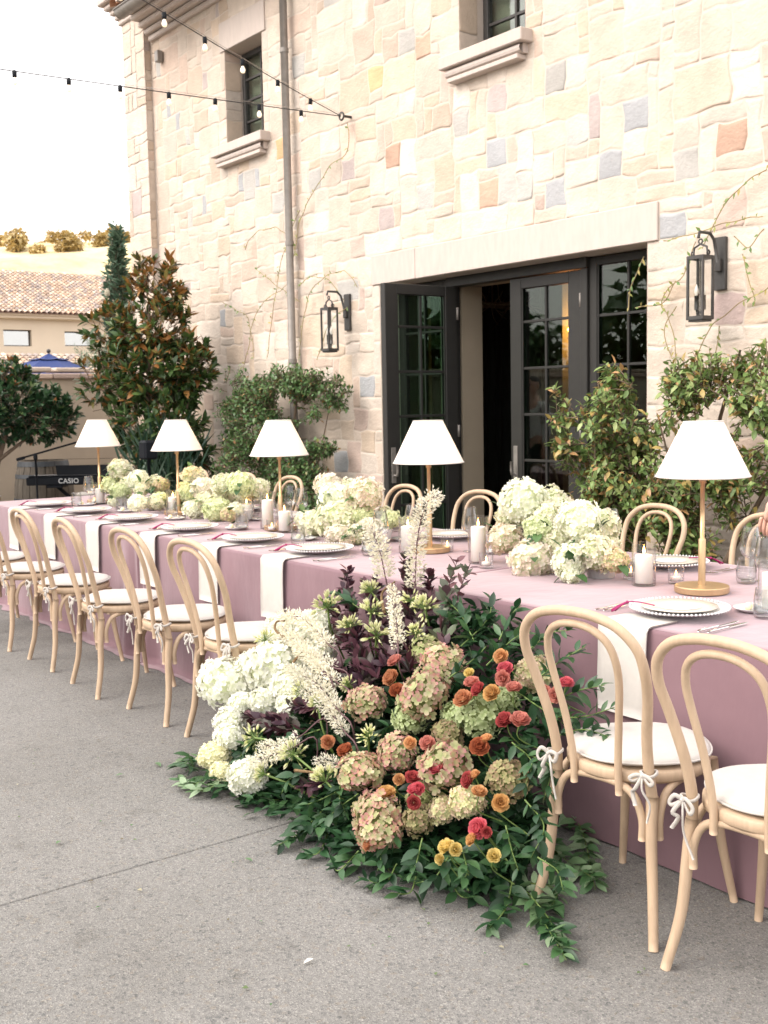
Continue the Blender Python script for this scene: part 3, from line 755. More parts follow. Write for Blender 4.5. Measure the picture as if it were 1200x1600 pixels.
PAL = {'cream': (.60, .505, .425), 'pale': (.63, .555, .485), 'sand': (.59, .475, .37), 'peach': (.595, .465, .385), 'tan': (.54, .44, .355), 'buff': (.61, .525, .445),
       'grey': (.49, .47, .44), 'slate': (.41, .415, .425), 'mauve': (.48, .41, .39), 'rust': (.53, .36, .275), 'orange': (.61, .41, .24), 'rose': (.54, .42, .365), 'pink': (.55, .43, .40)}
def visible_px(P):
    v = Vector(P)-Vector((0, 0, 1.5)); d = v.dot(_f)
    if d < .1: return None
    x = 600+FPX*v.dot(_r)/d; y = 800-FPX*v.dot(_u)/d
    return (x, y, d) if -20 < x < 1220 and -20 < y < 1620 else None
STONES = []     # (score, verts, faces, colour)
def lay_stones(us, vs_, to3, blocked, seed, straight_u=(), straight_v=(), face_n=Vector((0, -1, 0)), amp=1.0, marks=(), big=1.0):
    rr_ = random.Random(seed); nu, nv = len(us)-1, len(vs_)-1
    taken = [[inside((us[i]+us[i+1])/2, (vs_[j]+vs_[j+1])/2, blocked) for j in range(nv)] for i in range(nu)]
    lat = [[(rr_.uniform(-1, 1), rr_.uniform(-1, 1)) for _ in range(nv+1)] for _ in range(nu+1)]
    import bisect
    def wob(u, v):
        i_ = min(nu-1, max(0, bisect.bisect_right(us, u)-1)); j_ = min(nv-1, max(0, bisect.bisect_right(vs_, v)-1))
        fu = (u-us[i_])/(us[i_+1]-us[i_]); fv = (v-vs_[j_])/(vs_[j_+1]-vs_[j_]); fu = min(1, max(0, fu)); fv = min(1, max(0, fv))
        def bl(q): return (lat[i_][j_][q]*(1-fu)+lat[i_+1][j_][q]*fu)*(1-fv)+(lat[i_][j_+1][q]*(1-fu)+lat[i_+1][j_+1][q]*fu)*fv
        c = noise.noise_vector(Vector((u*22, v*22, seed+5)))
        du = bl(0)*.018+c.x*.006; dv = bl(1)*.015+c.z*.006
        for s_ in straight_u: du *= min(1, abs(u-s_)/.12+.05)
        for s_ in straight_v: dv *= min(1, abs(v-s_)/.12+.05)
        for (a0, a1, c0, c1) in blocked:
            if a0-.15 < u < a1+.15 and c0-.15 < v < c1+.15:
                k = min(1, max(a0-u, u-a1, c0-v, v-c1, 0)/.12+.06); du *= k; dv *= k
        return u+du*amp, v+dv*amp
    forced = {}
    for (mx_, mz, mc) in marks:
        if not (us[0] < mx_ < us[-1] and vs_[0] < mz < vs_[-1]): continue
        fi = max(k for k in range(nu) if us[k] <= mx_-(.05 if mx_ > -9 else 0)); fj = max(k for k in range(nv) if vs_[k] <= mz-.05)
        wi = 2 if mx_ > -9.5 else 1; cells = [(fi+a, fj+c) for a in range(wi) for c in range(2)]
        if all(a < nu and c < nv and not taken[a][c] for a, c in cells):
            for a, c in cells: taken[a][c] = True
            forced[(fi, fj)] = (wi, 2, mc)
    for j in range(nv):
        i = 0
        while i < nu:
            fz = forced.get((i, j))
            if taken[i][j] and not fz: i += 1; continue
            ws = rr_.choice([2, 2, 3, 3, 3, 4, 4, 5, 1]); hs = rr_.choice([1, 1, 2, 2, 2, 3, 3]) if ws > 2 else rr_.choice([1, 2, 2, 3])
            k = 0
            if fz: ws = 0
            while k < ws and i+k < nu and not taken[i+k][j]: k += 1
            ws = max(1, k)
            if not fz and i+ws == nu-1 and not taken[nu-1][j]: ws += 1
            h = 1
            while not fz and h < hs and j+h < nv and all(not taken[i+q][j+h] for q in range(ws)): h += 1
            if fz: ws, h = fz[:2]
            for a in range(ws):
                for c in range(h): taken[i+a][j+c] = True
            U0, U1, V0, V1 = us[i], us[i+ws], vs_[j], vs_[j+h]
            cu, cv = (U0+U1)/2, (V0+V1)/2
            # colour
            key = fz[2] if fz else None
            if key is None:
                p_ = rr_.random()
                key = 'cream' if p_ < .26 else 'pale' if p_ < .46 else 'buff' if p_ < .66 else 'sand' if p_ < .80 else 'peach' if p_ < .90 else 'tan' if p_ < .955 else 'grey' if p_ < .97 else 'rose' if p_ < .99 else 'mauve'
            c0 = Vector(PAL[key])*rr_.uniform(.95, 1.05)
            if key in ('cream', 'pale', 'sand', 'peach', 'tan', 'buff', 'rose'): c0 = c0.lerp(Vector((.605, .515, .435)), .15)
            # geometry
            wu, wv = U1-U0, V1-V0; b1u, b1v = .010/wu, .010/wv; b2u, b2v = .026/wu, .026/wv
            gu = [0, b1u, b2u]+[q/(ws*2) for q in range(1, ws*2)]+[.5*(1/ws)]*(ws < 3)+[1-b2u, 1-b1u, 1]
            gv = [0, b1v, b2v]+[q/(h*2) for q in range(1, h*2)]+[.5]*(h == 1)+[1-b2v, 1-b1v, 1]
            gu = sorted(set(round(g, 4) for g in gu)); gv = sorted(set(round(g, 4) for g in gv))
            e = .0055; tilt = (rr_.uniform(-.014, .014), rr_.uniform(-.014, .014)); base = rr_.uniform(.001, .0042)*amp
            off = Vector((rr_.uniform(0, 50), rr_.uniform(0, 50), rr_.uniform(0, 50)))
            vs = []; fs = []; cols_ = []
            for bq, gy in enumerate(gv):
                for aq, gx in enumerate(gu):
                    u_ = U0+(U1-U0)*gx; v_ = V0+(V1-V0)*gy
                    u_, v_ = wob(u_, v_)
                    u_ += e if aq == 0 else -e if aq == len(gu)-1 else 0; v_ += e if bq == 0 else -e if bq == len(gv)-1 else 0
                    edge = aq in (0, len(gu)-1) or bq in (0, len(gv)-1)
                    if aq in (0, len(gu)-1) and bq in (0, len(gv)-1):      # round the corners
                        u_ += (.006 if aq == 0 else -.006); v_ += (.006 if bq == 0 else -.006)
                    hh = base+tilt[0]*(u_-cu)+tilt[1]*(v_-cv)
                    nz = noise.noise(Vector((u_*9, v_*9, 0))+off)*.004+noise.noise(Vector((u_*28, v_*28, 0))+off)*.0035
                    # chipped faces: flat facets stepping down
                    st = noise.noise(Vector((u_*5+20, v_*7, 3))+off); nz -= .006*max(0, min(1, (st-.12)*9))
                    hh = max(.0, hh+nz*amp) if not edge else -.001
                    vs.append(to3(u_, v_, hh)); cols_.append(tuple(c0*(1+.10*noise.noise(Vector((u_*6, v_*6, 9))+off))))
            n_ = len(gu)
            for bq in range(len(gv)-1):
                for aq in range(n_-1): k0 = bq*n_+aq; fs.append((k0, k0+1, k0+n_+1, k0+n_))
            ctr = Vector(to3(cu, cv, .02)); pv = visible_px(ctr)
            sc = -1
            if pv: sc = (U1-U0)*(V1-V0)/pv[2]**2*abs((ctr-Vector((0, 0, 1.5))).normalized().dot(face_n))
            STONES.append((sc, vs, fs, cols_)); i += ws
def lattice(breaks, step):
    out = []; B_ = sorted(breaks)
    for a, c in zip(B_, B_[1:]):
        n_ = max(1, round((c-a)/step)); out += [a+(c-a)*k/n_ for k in range(n_)]
    return out+[B_[-1]]
blk = OPEN+SMOOTH
us = lattice({-11.93, XR} | {v for o in blk for v in o[:2] if True}, .105)
us = [u for k, u in enumerate(us) if k == 0 or u-us[k-1] > .03 or u in {v for o in blk for v in o[:2]}]
vz = lattice({0, 5.60} | {v for o in blk for v in o[2:]}, .095)
lay_stones(us, vz, lambda u, v, h: (u, W-h+.0, v), blk, 11, straight_u=(-11.93, XR), straight_v=(0, 5.6), marks=MARKED_STONES)
lay_stones(lattice({-12.5, -11.925}, .11), lattice({0, 5.9}, .1), lambda u, v, h: (u, 5.772-h, v), [], 3, straight_u=(-12.5, -11.925), straight_v=(0, 5.9), amp=.8, marks=MARKED_STONES)
lay_stones(lattice({5.765, 5.855}, .09), lattice({0, 5.6}, .11), lambda u, v, h: (-11.940+h, u, v), [], 5, straight_u=(5.765, 5.855), straight_v=(0, 5.6), face_n=Vector((1, 0, 0)), amp=.5)
for (x0, x1, z0, z1) in OPEN:
    lay_stones(lattice({W-.005, 6.05}, .1), lattice({z0, z1}, .1), lambda u, v, h, x0=x0: (x0+.005+h*.6, u, v), [], int(-x0*10), straight_u=(W, 6.05), straight_v=(z0, z1), face_n=Vector((1, 0, 0)), amp=.5)
    lay_stones(lattice({W-.005, 6.05}, .1), lattice({z0, z1}, .1), lambda u, v, h, x1=x1: (x1-.005-h*.6, u, v), [], int(-x1*10)+2, straight_u=(W, 6.05), straight_v=(z0, z1), face_n=Vector((-1, 0, 0)), amp=.5)
STONES.sort(key=lambda s_: -s_[0])
def stone_mesh(name, lst):
    V = []; F = []; Cc = []
    for (_, vs, fs, cs) in lst:
        o = len(V); V += vs; F += [tuple(i+o for i in f) for f in fs]; Cc += cs
    me = bpy.data.meshes.new(name); me.from_pydata(V, [], F)
    a = me.color_attributes.new('col', 'FLOAT_COLOR', 'POINT'); buf = np.ones((len(V), 4), np.float32); buf[:, :3] = Cc; a.data.foreach_set('color', buf.ravel())
    me.polygons.foreach_set('use_smooth', [True]*len(F)); me.materials.append(M['stone'])
    return link(name, me, bld)
for st_ in STONES[:300]: stone_mesh('stone', [st_])
stone_mesh('small_stones', STONES[300:])['kind'] = 'stuff'

# smooth dressed stone: door lintel, window lintels, moulded sills
b_ = MB(); b_.box(-7.838, -7.236, 5.842, 6.05, 2.502, 2.748, .004).box(-7.232, -4.747, 5.842, 6.05, 2.502, 2.748, .004); b_.build('lintel', M['lime'], bld)
for (x0, x1) in ((-10.355, -9.475), (-6.745, -5.875)):
    b_ = MB(); b_.box(x0, x1, 5.845, 6.05, 5.072, 5.358, .004); b_.build('lintel', M['lime'], bld)
for (x0, x1) in ((-10.44, -9.44), (-6.79, -5.88)):
    b_ = MB(); b_.box(x0, x1, 5.745, 6.05, 4.03, 4.12, .006)
    prof = [(.060, 4.028), (.088, 4.015), (.095, 3.995), (.088, 3.975), (.060, 3.962)]
    for k in range(4):
        (d0, za), (d1, zb) = prof[k], prof[k+1]
        xa, xb = x0+.045, x1-.045
        b_.add([(xa, 5.86-d0+.005, za), (xb, 5.86-d0+.005, za), (xb, 5.86-d1+.005, zb), (xa, 5.86-d1+.005, zb)], [(0, 1, 2, 3)])
    b_.box(x0+.045, x1-.045, 5.81, 5.88, 3.962, 4.028); b_.box(x0+.07, x1-.07, 5.775, 5.88, 3.925, 3.958, .004)
    b_.build('sill', M['lime'], bld)
# cornice: stepped mouldings, wrapping the corner pilaster
steps = [(.05, 5.58, 5.64), (.10, 5.645, 5.70), (.17, 5.705, 5.76), (.26, 5.765, 5.82), (.36, 5.825, 5.90)]
for d, z0, z1 in steps:
    b_ = MB(); b_.box(-11.90+.0, XR, W-d, W+.02, z0, z1, .012); b_.build('cornice', M['lime'], bld)
    b_ = MB(); b_.box(-12.5-d*.7, -11.93, 5.765-d*.5, 5.95, z0+.3215, z1+.3185, .012); b_.build('cornice', M['lime'], bld)
    b_ = MB(); b_.box(-12.5-d*.7, -12.47, 5.955, 12.5, z0+.3215, z1+.3185, .012); b_.build('cornice', M['lime'], bld)
# eave soffit board, gutter, tile roof
b_ = MB(); b_.box(-11.6, XR, 5.30, 5.50, 5.83, 5.87); b_.build('soffit', M['lime'], bld)
b_ = MB(); n_ = 9
for sgn, rr0 in ((1, .078), (-1, .072)):
    vs = []
    for x in (-11.62, XR):
        for k in range(n_+1):
            a = pi+pi*k/n_; vs.append((x, 5.36+rr0*cos(a), 5.74+rr0*sin(a)))
    b_.add(vs, [(k, k+1, n_+2+k, n_+1+k) for k in range(n_)], True)
vs = [(-11.622, 5.36, 5.74)]+[(-11.622, 5.36+.078*cos(pi+pi*k/n_), 5.74+.078*sin(pi+pi*k/n_)) for k in range(n_+1)]
b_.add(vs, [(0, k, k+1) for k in range(1, n_+1)]); b_.tube([(-11.62, 5.28, 5.745), (XR, 5.28, 5.745)], .010, 6)
b_.build('gutter', M['zinc'], bld)
def half_tile(x, y, z, ln, r_, pitch, n=6, th=.012):
    """barrel tile running up the slope (+Y)"""
    dy, dz = cos(pitch)*ln, sin(pitch)*ln; vs = []
    for (yy, zz, rr_) in ((y, z, r_), (y+dy, z+dz, r_*.86)):
        for k in range(n+1):
            a = pi*k/n; vs.append((x+rr_*cos(a), yy-sin(pitch)*rr_*sin(a)*.5, zz+rr_*sin(a)*.8))
    return vs, [(k, k+1, n+2+k, n+1+k) for k in range(n)]
b_ = MB(); rt = random.Random(4); x = -11.75
while x < XR:
    for q in range(6):
        vs, fs = half_tile(x, 5.34+q*.36, 5.84+q*.16, .46, .085, RAD(24)); c = Vector((.47, .27, .17))*rt.uniform(.7, 1.3); b_.add(vs, fs, True, tuple(c))
    x += .19
b_.add([(-11.8, 5.36, 5.82), (XR, 5.36, 5.82), (XR, 9.2, 7.6), (-11.8, 9.2, 7.6)], [(0, 1, 2, 3)], False, (.3, .17, .11))
r_o = b_.build('roof', M['tile'], bld); 
# downpipe with clips
b_ = MB(); b_.tube([(-9.02, 5.36, 5.68), (-9.02, 5.50, 5.55), (-9.02, 5.775, 5.45), (-9.02, 5.775, .1)], .036, 14)
for z in (4.75, 3.0, 1.9, .9): b_.lathe([(.042, -.02), (.042, .02)], 14, (-9.02, 5.775, z))
b_.build('downpipe', M['zinc'], bld)
# small wall box, ring anchor
b_ = MB(); b_.box(-11.70, -11.62, 5.78, 5.85, 5.30, 5.42, .006); b_.build('junction_box', M['zinc'], bld)
b_ = MB(); b_.tube([(-8.10, 5.86, 3.97), (-8.10, 5.78, 3.97)], .012, 8)
b_.tube([(-8.10+.032*cos(a), 5.755, 3.965+.032*sin(a)) for a in np.linspace(0, 2*pi, 14)[:-1]], .009, 6, closed=True); b_.build('eye_bolt', M['bronze'], bld)

# ---- upstairs windows
def casement(x0, x1, z0, z1, yf):
    b_ = MB(); fw = .05
    b_.box(x0, x0+fw, yf, yf+.06, z0, z1, .004).box(x1-fw, x1, yf, yf+.06, z0, z1, .004).box(x0+fw, x1-fw, yf+.001, yf+.059, z0, z0+fw, .004).box(x0+fw, x1-fw, yf+.001, yf+.059, z1-fw, z1, .004)
    wn = b_.build('window', M['bronze'], bld)
    b_ = MB(); xm = (x0+x1)/2
    xa, xb = x0+fw, x1-fw; za, zb = z0+fw, z1-fw; nr = 4; h_ = (zb-za)/nr
    b_.box(xm-.010, xm+.010, yf+.012, yf+.05, za, zb)
    for k in range(1, nr): b_.box(xa, xm-.0105, yf+.014, yf+.048, za+k*h_-.010, za+k*h_+.010); b_.box(xm+.0105, xb, yf+.014, yf+.048, za+k*h_-.010, za+k*h_+.010)
    b_.build('glazing_bar', M['bronze'], wn)
    for k in range(nr):
        for (a, c) in ((xa, xm-.010), (xm+.010, xb)):
            b_ = MB(); b_.box(a, c, yf+.028, yf+.033, za+k*h_+.010, za+(k+1)*h_-.010); b_.build('pane', M['upane'], wn)
casement(-10.27, -9.56, 4.125, 5.065, 6.052)
casement(-6.66, -5.96, 4.125, 5.065, 6.10)
b_ = MB(); b_.box(-10.35, -9.5, 6.142, 6.150, 4.0, 5.2); b_.build('blind', mat('green_grey_blind', (.36, .39, .33), .9), bld)
b_ = MB()
for k in range(9): b_.tube([(-6.28+k*.04, 6.20+.012*(k % 2), 4.0), (-6.28+k*.04, 6.20+.012*(k % 2), 5.2)], .026, 8)
b_.build('curtain', M['linen'], bld)
b_ = MB(); b_.box(-6.8, -6.30, 6.20, 6.21, 4.0, 5.2); b_.build('blind', bpy.data.materials['green_grey_blind'], bld)

# ---- french doors
ROWS = [.352]*5+[.25]
def door_leaf(wd, ht, parent, name='french_door', rows=ROWS, stile=.12, zb=.325, cols=2, handle=True, hinge_side=1):
    d = bpy.data.objects.new(name, None)
    b_ = MB(); t0, t1 = -.028, .028; zt = zb+sum(rows)
    b_.box(0, stile, t0, t1, .015, ht, .004).box(wd-stile, wd, t0, t1, .015, ht, .004).box(stile, wd-stile, t0+.001, t1-.001, .015, zb, .004).box(stile, wd-stile, t0+.001, t1-.001, zt, ht, .004)
    # glazing beads
    for yy in (-.020, .012):
        b_.box(stile, stile+.012, yy, yy+.008, zb, zt).box(wd-stile-.012, wd-stile, yy, yy+.008, zb, zt)
    fr = b_.build(name, M['door'], parent)
    b_ = MB(); gw = (wd-2*stile)/cols; z = zb
    for r_i, h_ in enumerate(rows):
        if r_i: b_.box(stile, wd-stile, -.014, .014, z-.010, z+.010, .003)
        z += h_
    for c in range(1, cols): b_.box(stile+c*gw-.010, stile+c*gw+.010, -.0155, .0155, zb, zt, .003)
    b_.build('glazing_bar', M['door'], fr)
    z = zb
    for h_ in rows:
        for c in range(cols):
            b_ = MB(); b_.box(stile+c*gw+.005, stile+(c+1)*gw-.005, -.003, .003, z+.004, z+h_-.004); b_.build('pane', M['pane'], fr)
        z += h_
    if handle:
        b_ = MB(); hx = .055 if hinge_side == 1 else wd-.055
        for sg in (-1, 1):
            b_.box(hx-.022, hx+.022, *(sorted((sg*.028, sg*.036))), .86, 1.14, .002)
            b_.tube([(hx, sg*.036, .92), (hx, sg*.075, .92), (hx-.0, sg*.08, .95), (hx, sg*.08, 1.02)], .010, 8)
        b_.build('handle', M['zinc'], fr)
        xx = wd if hinge_side == 1 else 0
        for z in (.35, 1.25, 2.2):
            b_ = MB(); b_.lathe([(.010, -.05), (.010, .05)], 10, (xx, -.034, z), cap=True); b_.build('hinge', M['zinc'], fr)
    return fr
YD = 6.08
fr = door_leaf(.735, 2.415, bld); fr.location = (-6.335, YD, 0)
fr = door_leaf(.735, 2.415, bld, hinge_side=1); fr.location = (-6.965, YD-.045-.735, 0); fr.rotation_euler = (0, 0, RAD(90))
for (xa, mirror) in ((-5.53, 0), (-7.74, 1)):
    fr = door_leaf(.69 if not mirror else .67, 2.49, bld, 'side_window', rows=[.352]*6, stile=.07, zb=.32, handle=False); fr.location = (xa, YD+.01, 0)
b_ = MB(); b_.box(-7.07, -6.405+.0-.60, YD-.04, YD+.05, 0, 2.42, .004).box(-5.60, -5.532, YD-.04, YD+.05, 0, 2.42, .004).box(-7.07, -5.532, YD-.05, YD+.06, 2.422, 2.498, .004).box(-7.0, -5.60, YD-.05, YD+.08, .001, .022, .003)
b_.build('door_frame', M['door'], bld)
b_ = MB(); b_.box(-7.30, -7.02, 6.16, 6.39, 0, 2.44, .004).box(-7.30, -4.9, 6.16, 6.40, 2.4425, 2.62, .004); b_.build('inner_jamb', M['beige'], bld)
# dim room behind the doors
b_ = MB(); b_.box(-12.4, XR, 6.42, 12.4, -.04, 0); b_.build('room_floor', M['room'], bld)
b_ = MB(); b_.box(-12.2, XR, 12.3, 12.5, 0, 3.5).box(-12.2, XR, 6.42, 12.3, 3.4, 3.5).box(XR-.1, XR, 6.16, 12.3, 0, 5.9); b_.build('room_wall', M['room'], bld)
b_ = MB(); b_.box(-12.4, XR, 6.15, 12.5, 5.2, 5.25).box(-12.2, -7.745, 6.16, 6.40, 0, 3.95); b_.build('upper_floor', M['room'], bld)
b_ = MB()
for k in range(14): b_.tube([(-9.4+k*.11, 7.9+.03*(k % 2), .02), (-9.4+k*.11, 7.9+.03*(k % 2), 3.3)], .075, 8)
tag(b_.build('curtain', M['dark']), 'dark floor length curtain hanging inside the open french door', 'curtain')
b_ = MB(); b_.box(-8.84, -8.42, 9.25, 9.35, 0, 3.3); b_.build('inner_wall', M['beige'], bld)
# twig chandelier
ch = thing('twig_chandelier', 'dark chandelier of bare twigs hanging inside the doorway', 'chandelier', (-8.15, 7.55, 2.42))
rc = random.Random(5); b_ = MB(); tw = MB()
b_.tube([(0, 0, .95), (0, 0, .0)], .008, 6)
b_.tube([(.30*cos(a), .30*sin(a), .02*sin(3*a)) for a in np.linspace(0, 2*pi, 20)[:-1]], .018, 6, closed=True)
for k in range(60):
    a = rc.uniform(0, 2*pi); p = Vector((.3*cos(a), .3*sin(a), 0)); d = Vector((cos(a)*rc.uniform(-.3, .8), sin(a)*rc.uniform(-.3, .8), rc.uniform(-1, .8))); pts = [p]
    for q in range(3): d = (d+rvec(rc)*.5); pts.append(pts[-1]+d*.07)
    tw.tube(pts, [.006, .005, .004, .002], 5)
b_.build('ring', M['bark'], ch); tw.build('twig', M['bark'], ch)
# lit wall sconce inside
sc_ = thing('wall_sconce', 'lit candle bulb wall sconce glowing on the inner wall behind the closed door', 'sconce', (-8.60, 9.17, 2.17))
b_ = MB(); b_.box(-.03, .03, .05, .079, -.10, .06, .004).tube([(0, .05, -.04), (0, -.03, -.06), (0, -.06, -.02)], .008, 8).lathe([(.022, 0), (.028, .008), (.010, .015), (.010, .07)], 12, (0, -.06, -.02)); b_.build('bracket', M['bronze'], sc_)
b_ = MB(); b_.lathe([(.006, 0), (.017, .02), (.016, .04), (.006, .065), (.001, .08)], 12, (0, -.06, .05)); b_.build('bulb', M['flame'], sc_)
ld = bpy.data.lights.new('sconce_light', 'POINT'); ld.energy = 16; ld.color = (1, .38, .12); ld.shadow_soft_size = .03
lo = bpy.data.objects.new('sconce_light', ld); COL.objects.link(lo); lo.parent = sc_; lo.location = (0, -.10, .09)

# ---- wall lanterns
def lantern(x, label):
    t_ = thing('wall_lantern', label, 'lantern', (x, 5.835, 0), 0, 'bronze lanterns on the stone wall')
    z0, z1 = 1.955, 2.335; hw = .054; yc = -.19; p = .0075; dp = .048
    b_ = MB()
    for sx in (-1, 1):
        for sy in (-1, 1): b_.box(sx*hw-p, sx*hw+p, yc+sy*dp-p, yc+sy*dp+p, z0, z1, .002)
    for z in (z0, z1-.022):
        b_.box(-hw+p, hw-p, yc-dp-p+.001, yc-dp+p-.001, z, z+.022).box(-hw+p, hw-p, yc+dp-p+.001, yc+dp+p-.001, z, z+.022)
        for sx in (-1, 1): b_.box(sx*hw-p+.001, sx*hw+p-.001, yc-dp+p, yc+dp-p, z, z+.022)
    b_.box(-hw+.002, hw-.002, yc-dp+.002, yc+dp-.002, z0-.012, z0, .002)
    b_.build('cage', M['bronze'], t_)
    for nm, (xa, xb, ya, yb) in (('f', (-hw+p, hw-p, yc-dp-.001, yc-dp+.002)), ('b', (-hw+p, hw-p, yc+dp-.002, yc+dp+.001)), ('l', (-hw-.0015, -hw+.0015, yc-dp+p, yc+dp-p)), ('r', (hw-.0015, hw+.0015, yc-dp+p, yc+dp-p))):
        g = MB(); g.box(xa, xb, ya, yb, z0+.022, z1-.022); g.build('glass_pane', M['lpane'], t_)
    b_ = MB(); b_.tube([(0, yc, z0), (0, yc, z1-.03)], .004, 6)
    for s_ in (-1, 1):
        b_.tube([(0, yc, z0+.05), (s_*.015, yc, z0+.035), (s_*.026, yc, z0+.05), (s_*.026, yc, z0+.07)], .005, 6); b_.tube([(s_*.026, yc, z0+.06), (s_*.026, yc, z0+.145)], .013, 10)
    b_.build('candle_arm', M['bronze'], t_)
    for s_ in (-1, 1): g = MB(); g.lathe([(.006, 0), (.014, .02), (.012, .04), (.001, .07)], 10, (s_*.026, yc, z0+.145)); g.build('bulb', M['wax'], t_)
    b_ = MB(); b_.box(-.040, .040, -.004, .024, 2.14, 2.46, .004).box(-.020, .020, -.03, -.005, 2.25, 2.33, .004)
    b_.tube([(0, -.02, 2.30), (0, -.06, 2.44), (0, -.10, 2.475), (0, -.20, 2.475), (0, -.21, 2.44)], .010, 8)
    b_.tube([(-.052, yc, z1), (-.045, yc, z1+.05), (0, yc, z1+.07), (.045, yc, z1+.05), (.052, yc, z1)], .007, 6)
    for s_ in (-1, 1): b_.tube([(s_*.056, yc-.014*cos(a), z1+.014+.014*sin(a)) for a in np.linspace(0, 2*pi, 10)[:-1]], .005, 6, closed=True)
    b_.tube([(.014*cos(a), yc, z1+.085+.014*sin(a)) for a in np.linspace(0, 2*pi, 10)[:-1]], .005, 6, closed=True)
    b_.build('wall_bracket', M['bronze'], t_)
lantern(-8.20, 'dark bronze glass wall lantern on the stone left of the open french door')
lantern(-4.26, 'dark bronze glass wall lantern above the leafy shrub right of the doors')

# ================================================================== GARDEN WALL, FAR BUILDINGS, HILL
GWT = 1.875
gw = thing('garden_wall', 'tan stucco garden wall with rough stone coping behind the wine barrel', 'wall', (-14.2, 3.5, 0))
b_ = MB(); b_.box(-.3, 0, -9, 7, 0, GWT); b_.build('wall_face', M['stucco'], gw)
rw = random.Random(8); y = -9
while y < 7:
    l_ = rw.uniform(.3, .55); b_ = MB(); c = tuple(Vector(PAL[rw.choice(['tan', 'peach', 'cream', 'rose', 'sand'])])*.8)
    b_.box(-.42, .07, y+.006, min(y+l_, 7)-.006, GWT+.002, GWT+.08+rw.uniform(-.01, .01), .015); b_.c = [c]*len(b_.v); b_.build('coping_stone', M['stone'], gw)
    b_ = MB(); c = tuple(Vector(PAL[rw.choice(['tan', 'peach', 'cream', 'sand'])])*.85); b_.box(-.38, .045+rw.uniform(-.01, .015), y+.05, min(y+l_, 7)-.012, GWT+.092, GWT+.15+rw.uniform(-.006, .008), .015); b_.c = [c]*len(b_.v); b_.build('coping_stone', M['stone'], gw)
    y += l_

fb = thing('far_house', 'far cream stucco house with pink clay tile roof and two wide windows', 'building', (-48, 20, 0))
def wall_with_holes(x, y0, y1, z0, z1, holes, th):
    b_ = MB(); ys = sorted({y0, y1} | {h for o in holes for h in o[:2]}); zs_ = sorted({z0, z1} | {h for o in holes for h in o[2:]})
    for i in range(len(ys)-1):
        for j in range(len(zs_)-1):
            if not inside((ys[i]+ys[i+1])/2, (zs_[j]+zs_[j+1])/2, holes):
                b_.add([(x, ys[i], zs_[j]), (x, ys[i+1], zs_[j]), (x, ys[i+1], zs_[j+1]), (x, ys[i], zs_[j+1])], [(0, 1, 2, 3)])
    for (a, c, d, e) in holes:
        b_.add([(x, a, d), (x, c, d), (x, c, e), (x, a, e), (x-th, a, d), (x-th, c, d), (x-th, c, e), (x-th, a, e)], [(0, 1, 5, 4), (1, 2, 6, 5), (2, 3, 7, 6), (3, 0, 4, 7)])
    return b_
holes = [(-3.82, -2.60, 4.18, 4.88), (-1.12, .20, 4.22, 4.86), (-7.0, -5.8, 4.18, 4.88), (1.6, 2.9, 4.22, 4.86)]
wall_with_holes(0, -14, 12, 0, 5.35, holes, .25).build('wall_face', M['farstucco'], fb)
for (a, c, d, e) in holes:
    b_ = MB(); b_.box(-.24, -.20, a, c, d, d+.05).box(-.24, -.20, a, c, e-.05, e).box(-.239, -.201, a, a+.05, d+.05, e-.05).box(-.239, -.201, c-.05, c, d+.05, e-.05); wn = b_.build('window', M['bronze'], fb)
    g = MB(); g.box(-.225, -.215, a+.05, c-.05, d+.05, e-.05); g.build('pane', M['farpane'], wn)
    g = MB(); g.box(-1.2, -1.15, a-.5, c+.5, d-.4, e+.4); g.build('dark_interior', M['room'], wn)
b_ = MB(); b_.box(0, .35, -14.3, 12.3, 5.351, 5.50, .02).box(.352, .45, -14.3, 12.3, 5.47, 5.56, .02); b_.build('fascia', M['farstucco'], fb)
def tile_roof(parent, x_eave, z_eave, y0, y1, rows, pitch, step=.34, tw=.22, run=-1, name='roof'):
    b_ = MB(); rt = random.Random(9); y = y0
    ux, uz = run*cos(pitch), sin(pitch)
    while y < y1:
        for q in range(rows):
            x0, z0 = x_eave+ux*q*step, z_eave+uz*q*step; ln = step*1.15; vs = []; n_ = 4
            for (s_, rr_) in ((0, tw*.5), (ln, tw*.42)):
                for k in range(n_+1):
                    a = pi*k/n_; vs.append((x0+ux*s_, y+rr_*cos(a)+rt.uniform(-.008, .008), z0+uz*s_+.02*(s_ == 0)+rr_*sin(a)*.75))
            c = Vector(rt.choice([(.45, .31, .22), (.52, .39, .29), (.38, .28, .22), (.55, .44, .34), (.34, .28, .25)]))*rt.uniform(.8, 1.15)
            b_.add(vs, [(k, k+1, n_+2+k, n_+1+k) for k in range(n_)], True, tuple(c))
        y += tw*1.08
    e = rows*step
    b_.add([(x_eave, y0-.1, z_eave-.01), (x_eave, y1+.1, z_eave-.01), (x_eave+ux*e, y1+.1, z_eave+uz*e-.01), (x_eave+ux*e, y0-.1, z_eave+uz*e-.01)], [(0, 1, 2, 3)], False, (.20, .11, .08))
    b_.build(name, M['tile'], parent)['kind'] = 'stuff'
tile_roof(fb, .55, 5.56, -6, 6, 24, RAD(19))
lr = thing('lower_roof_house', 'low clay tiled roof in front of the far house behind the blue umbrella', 'building', (-40, 16, 0))
tile_roof(lr, 3.4, 2.25, -5, 6, 12, RAD(17))
b_ = MB(); b_.box(-.5, 3.2, -5, 6, 0, 2.2); b_.build('wall_face', M['farstucco'], lr)

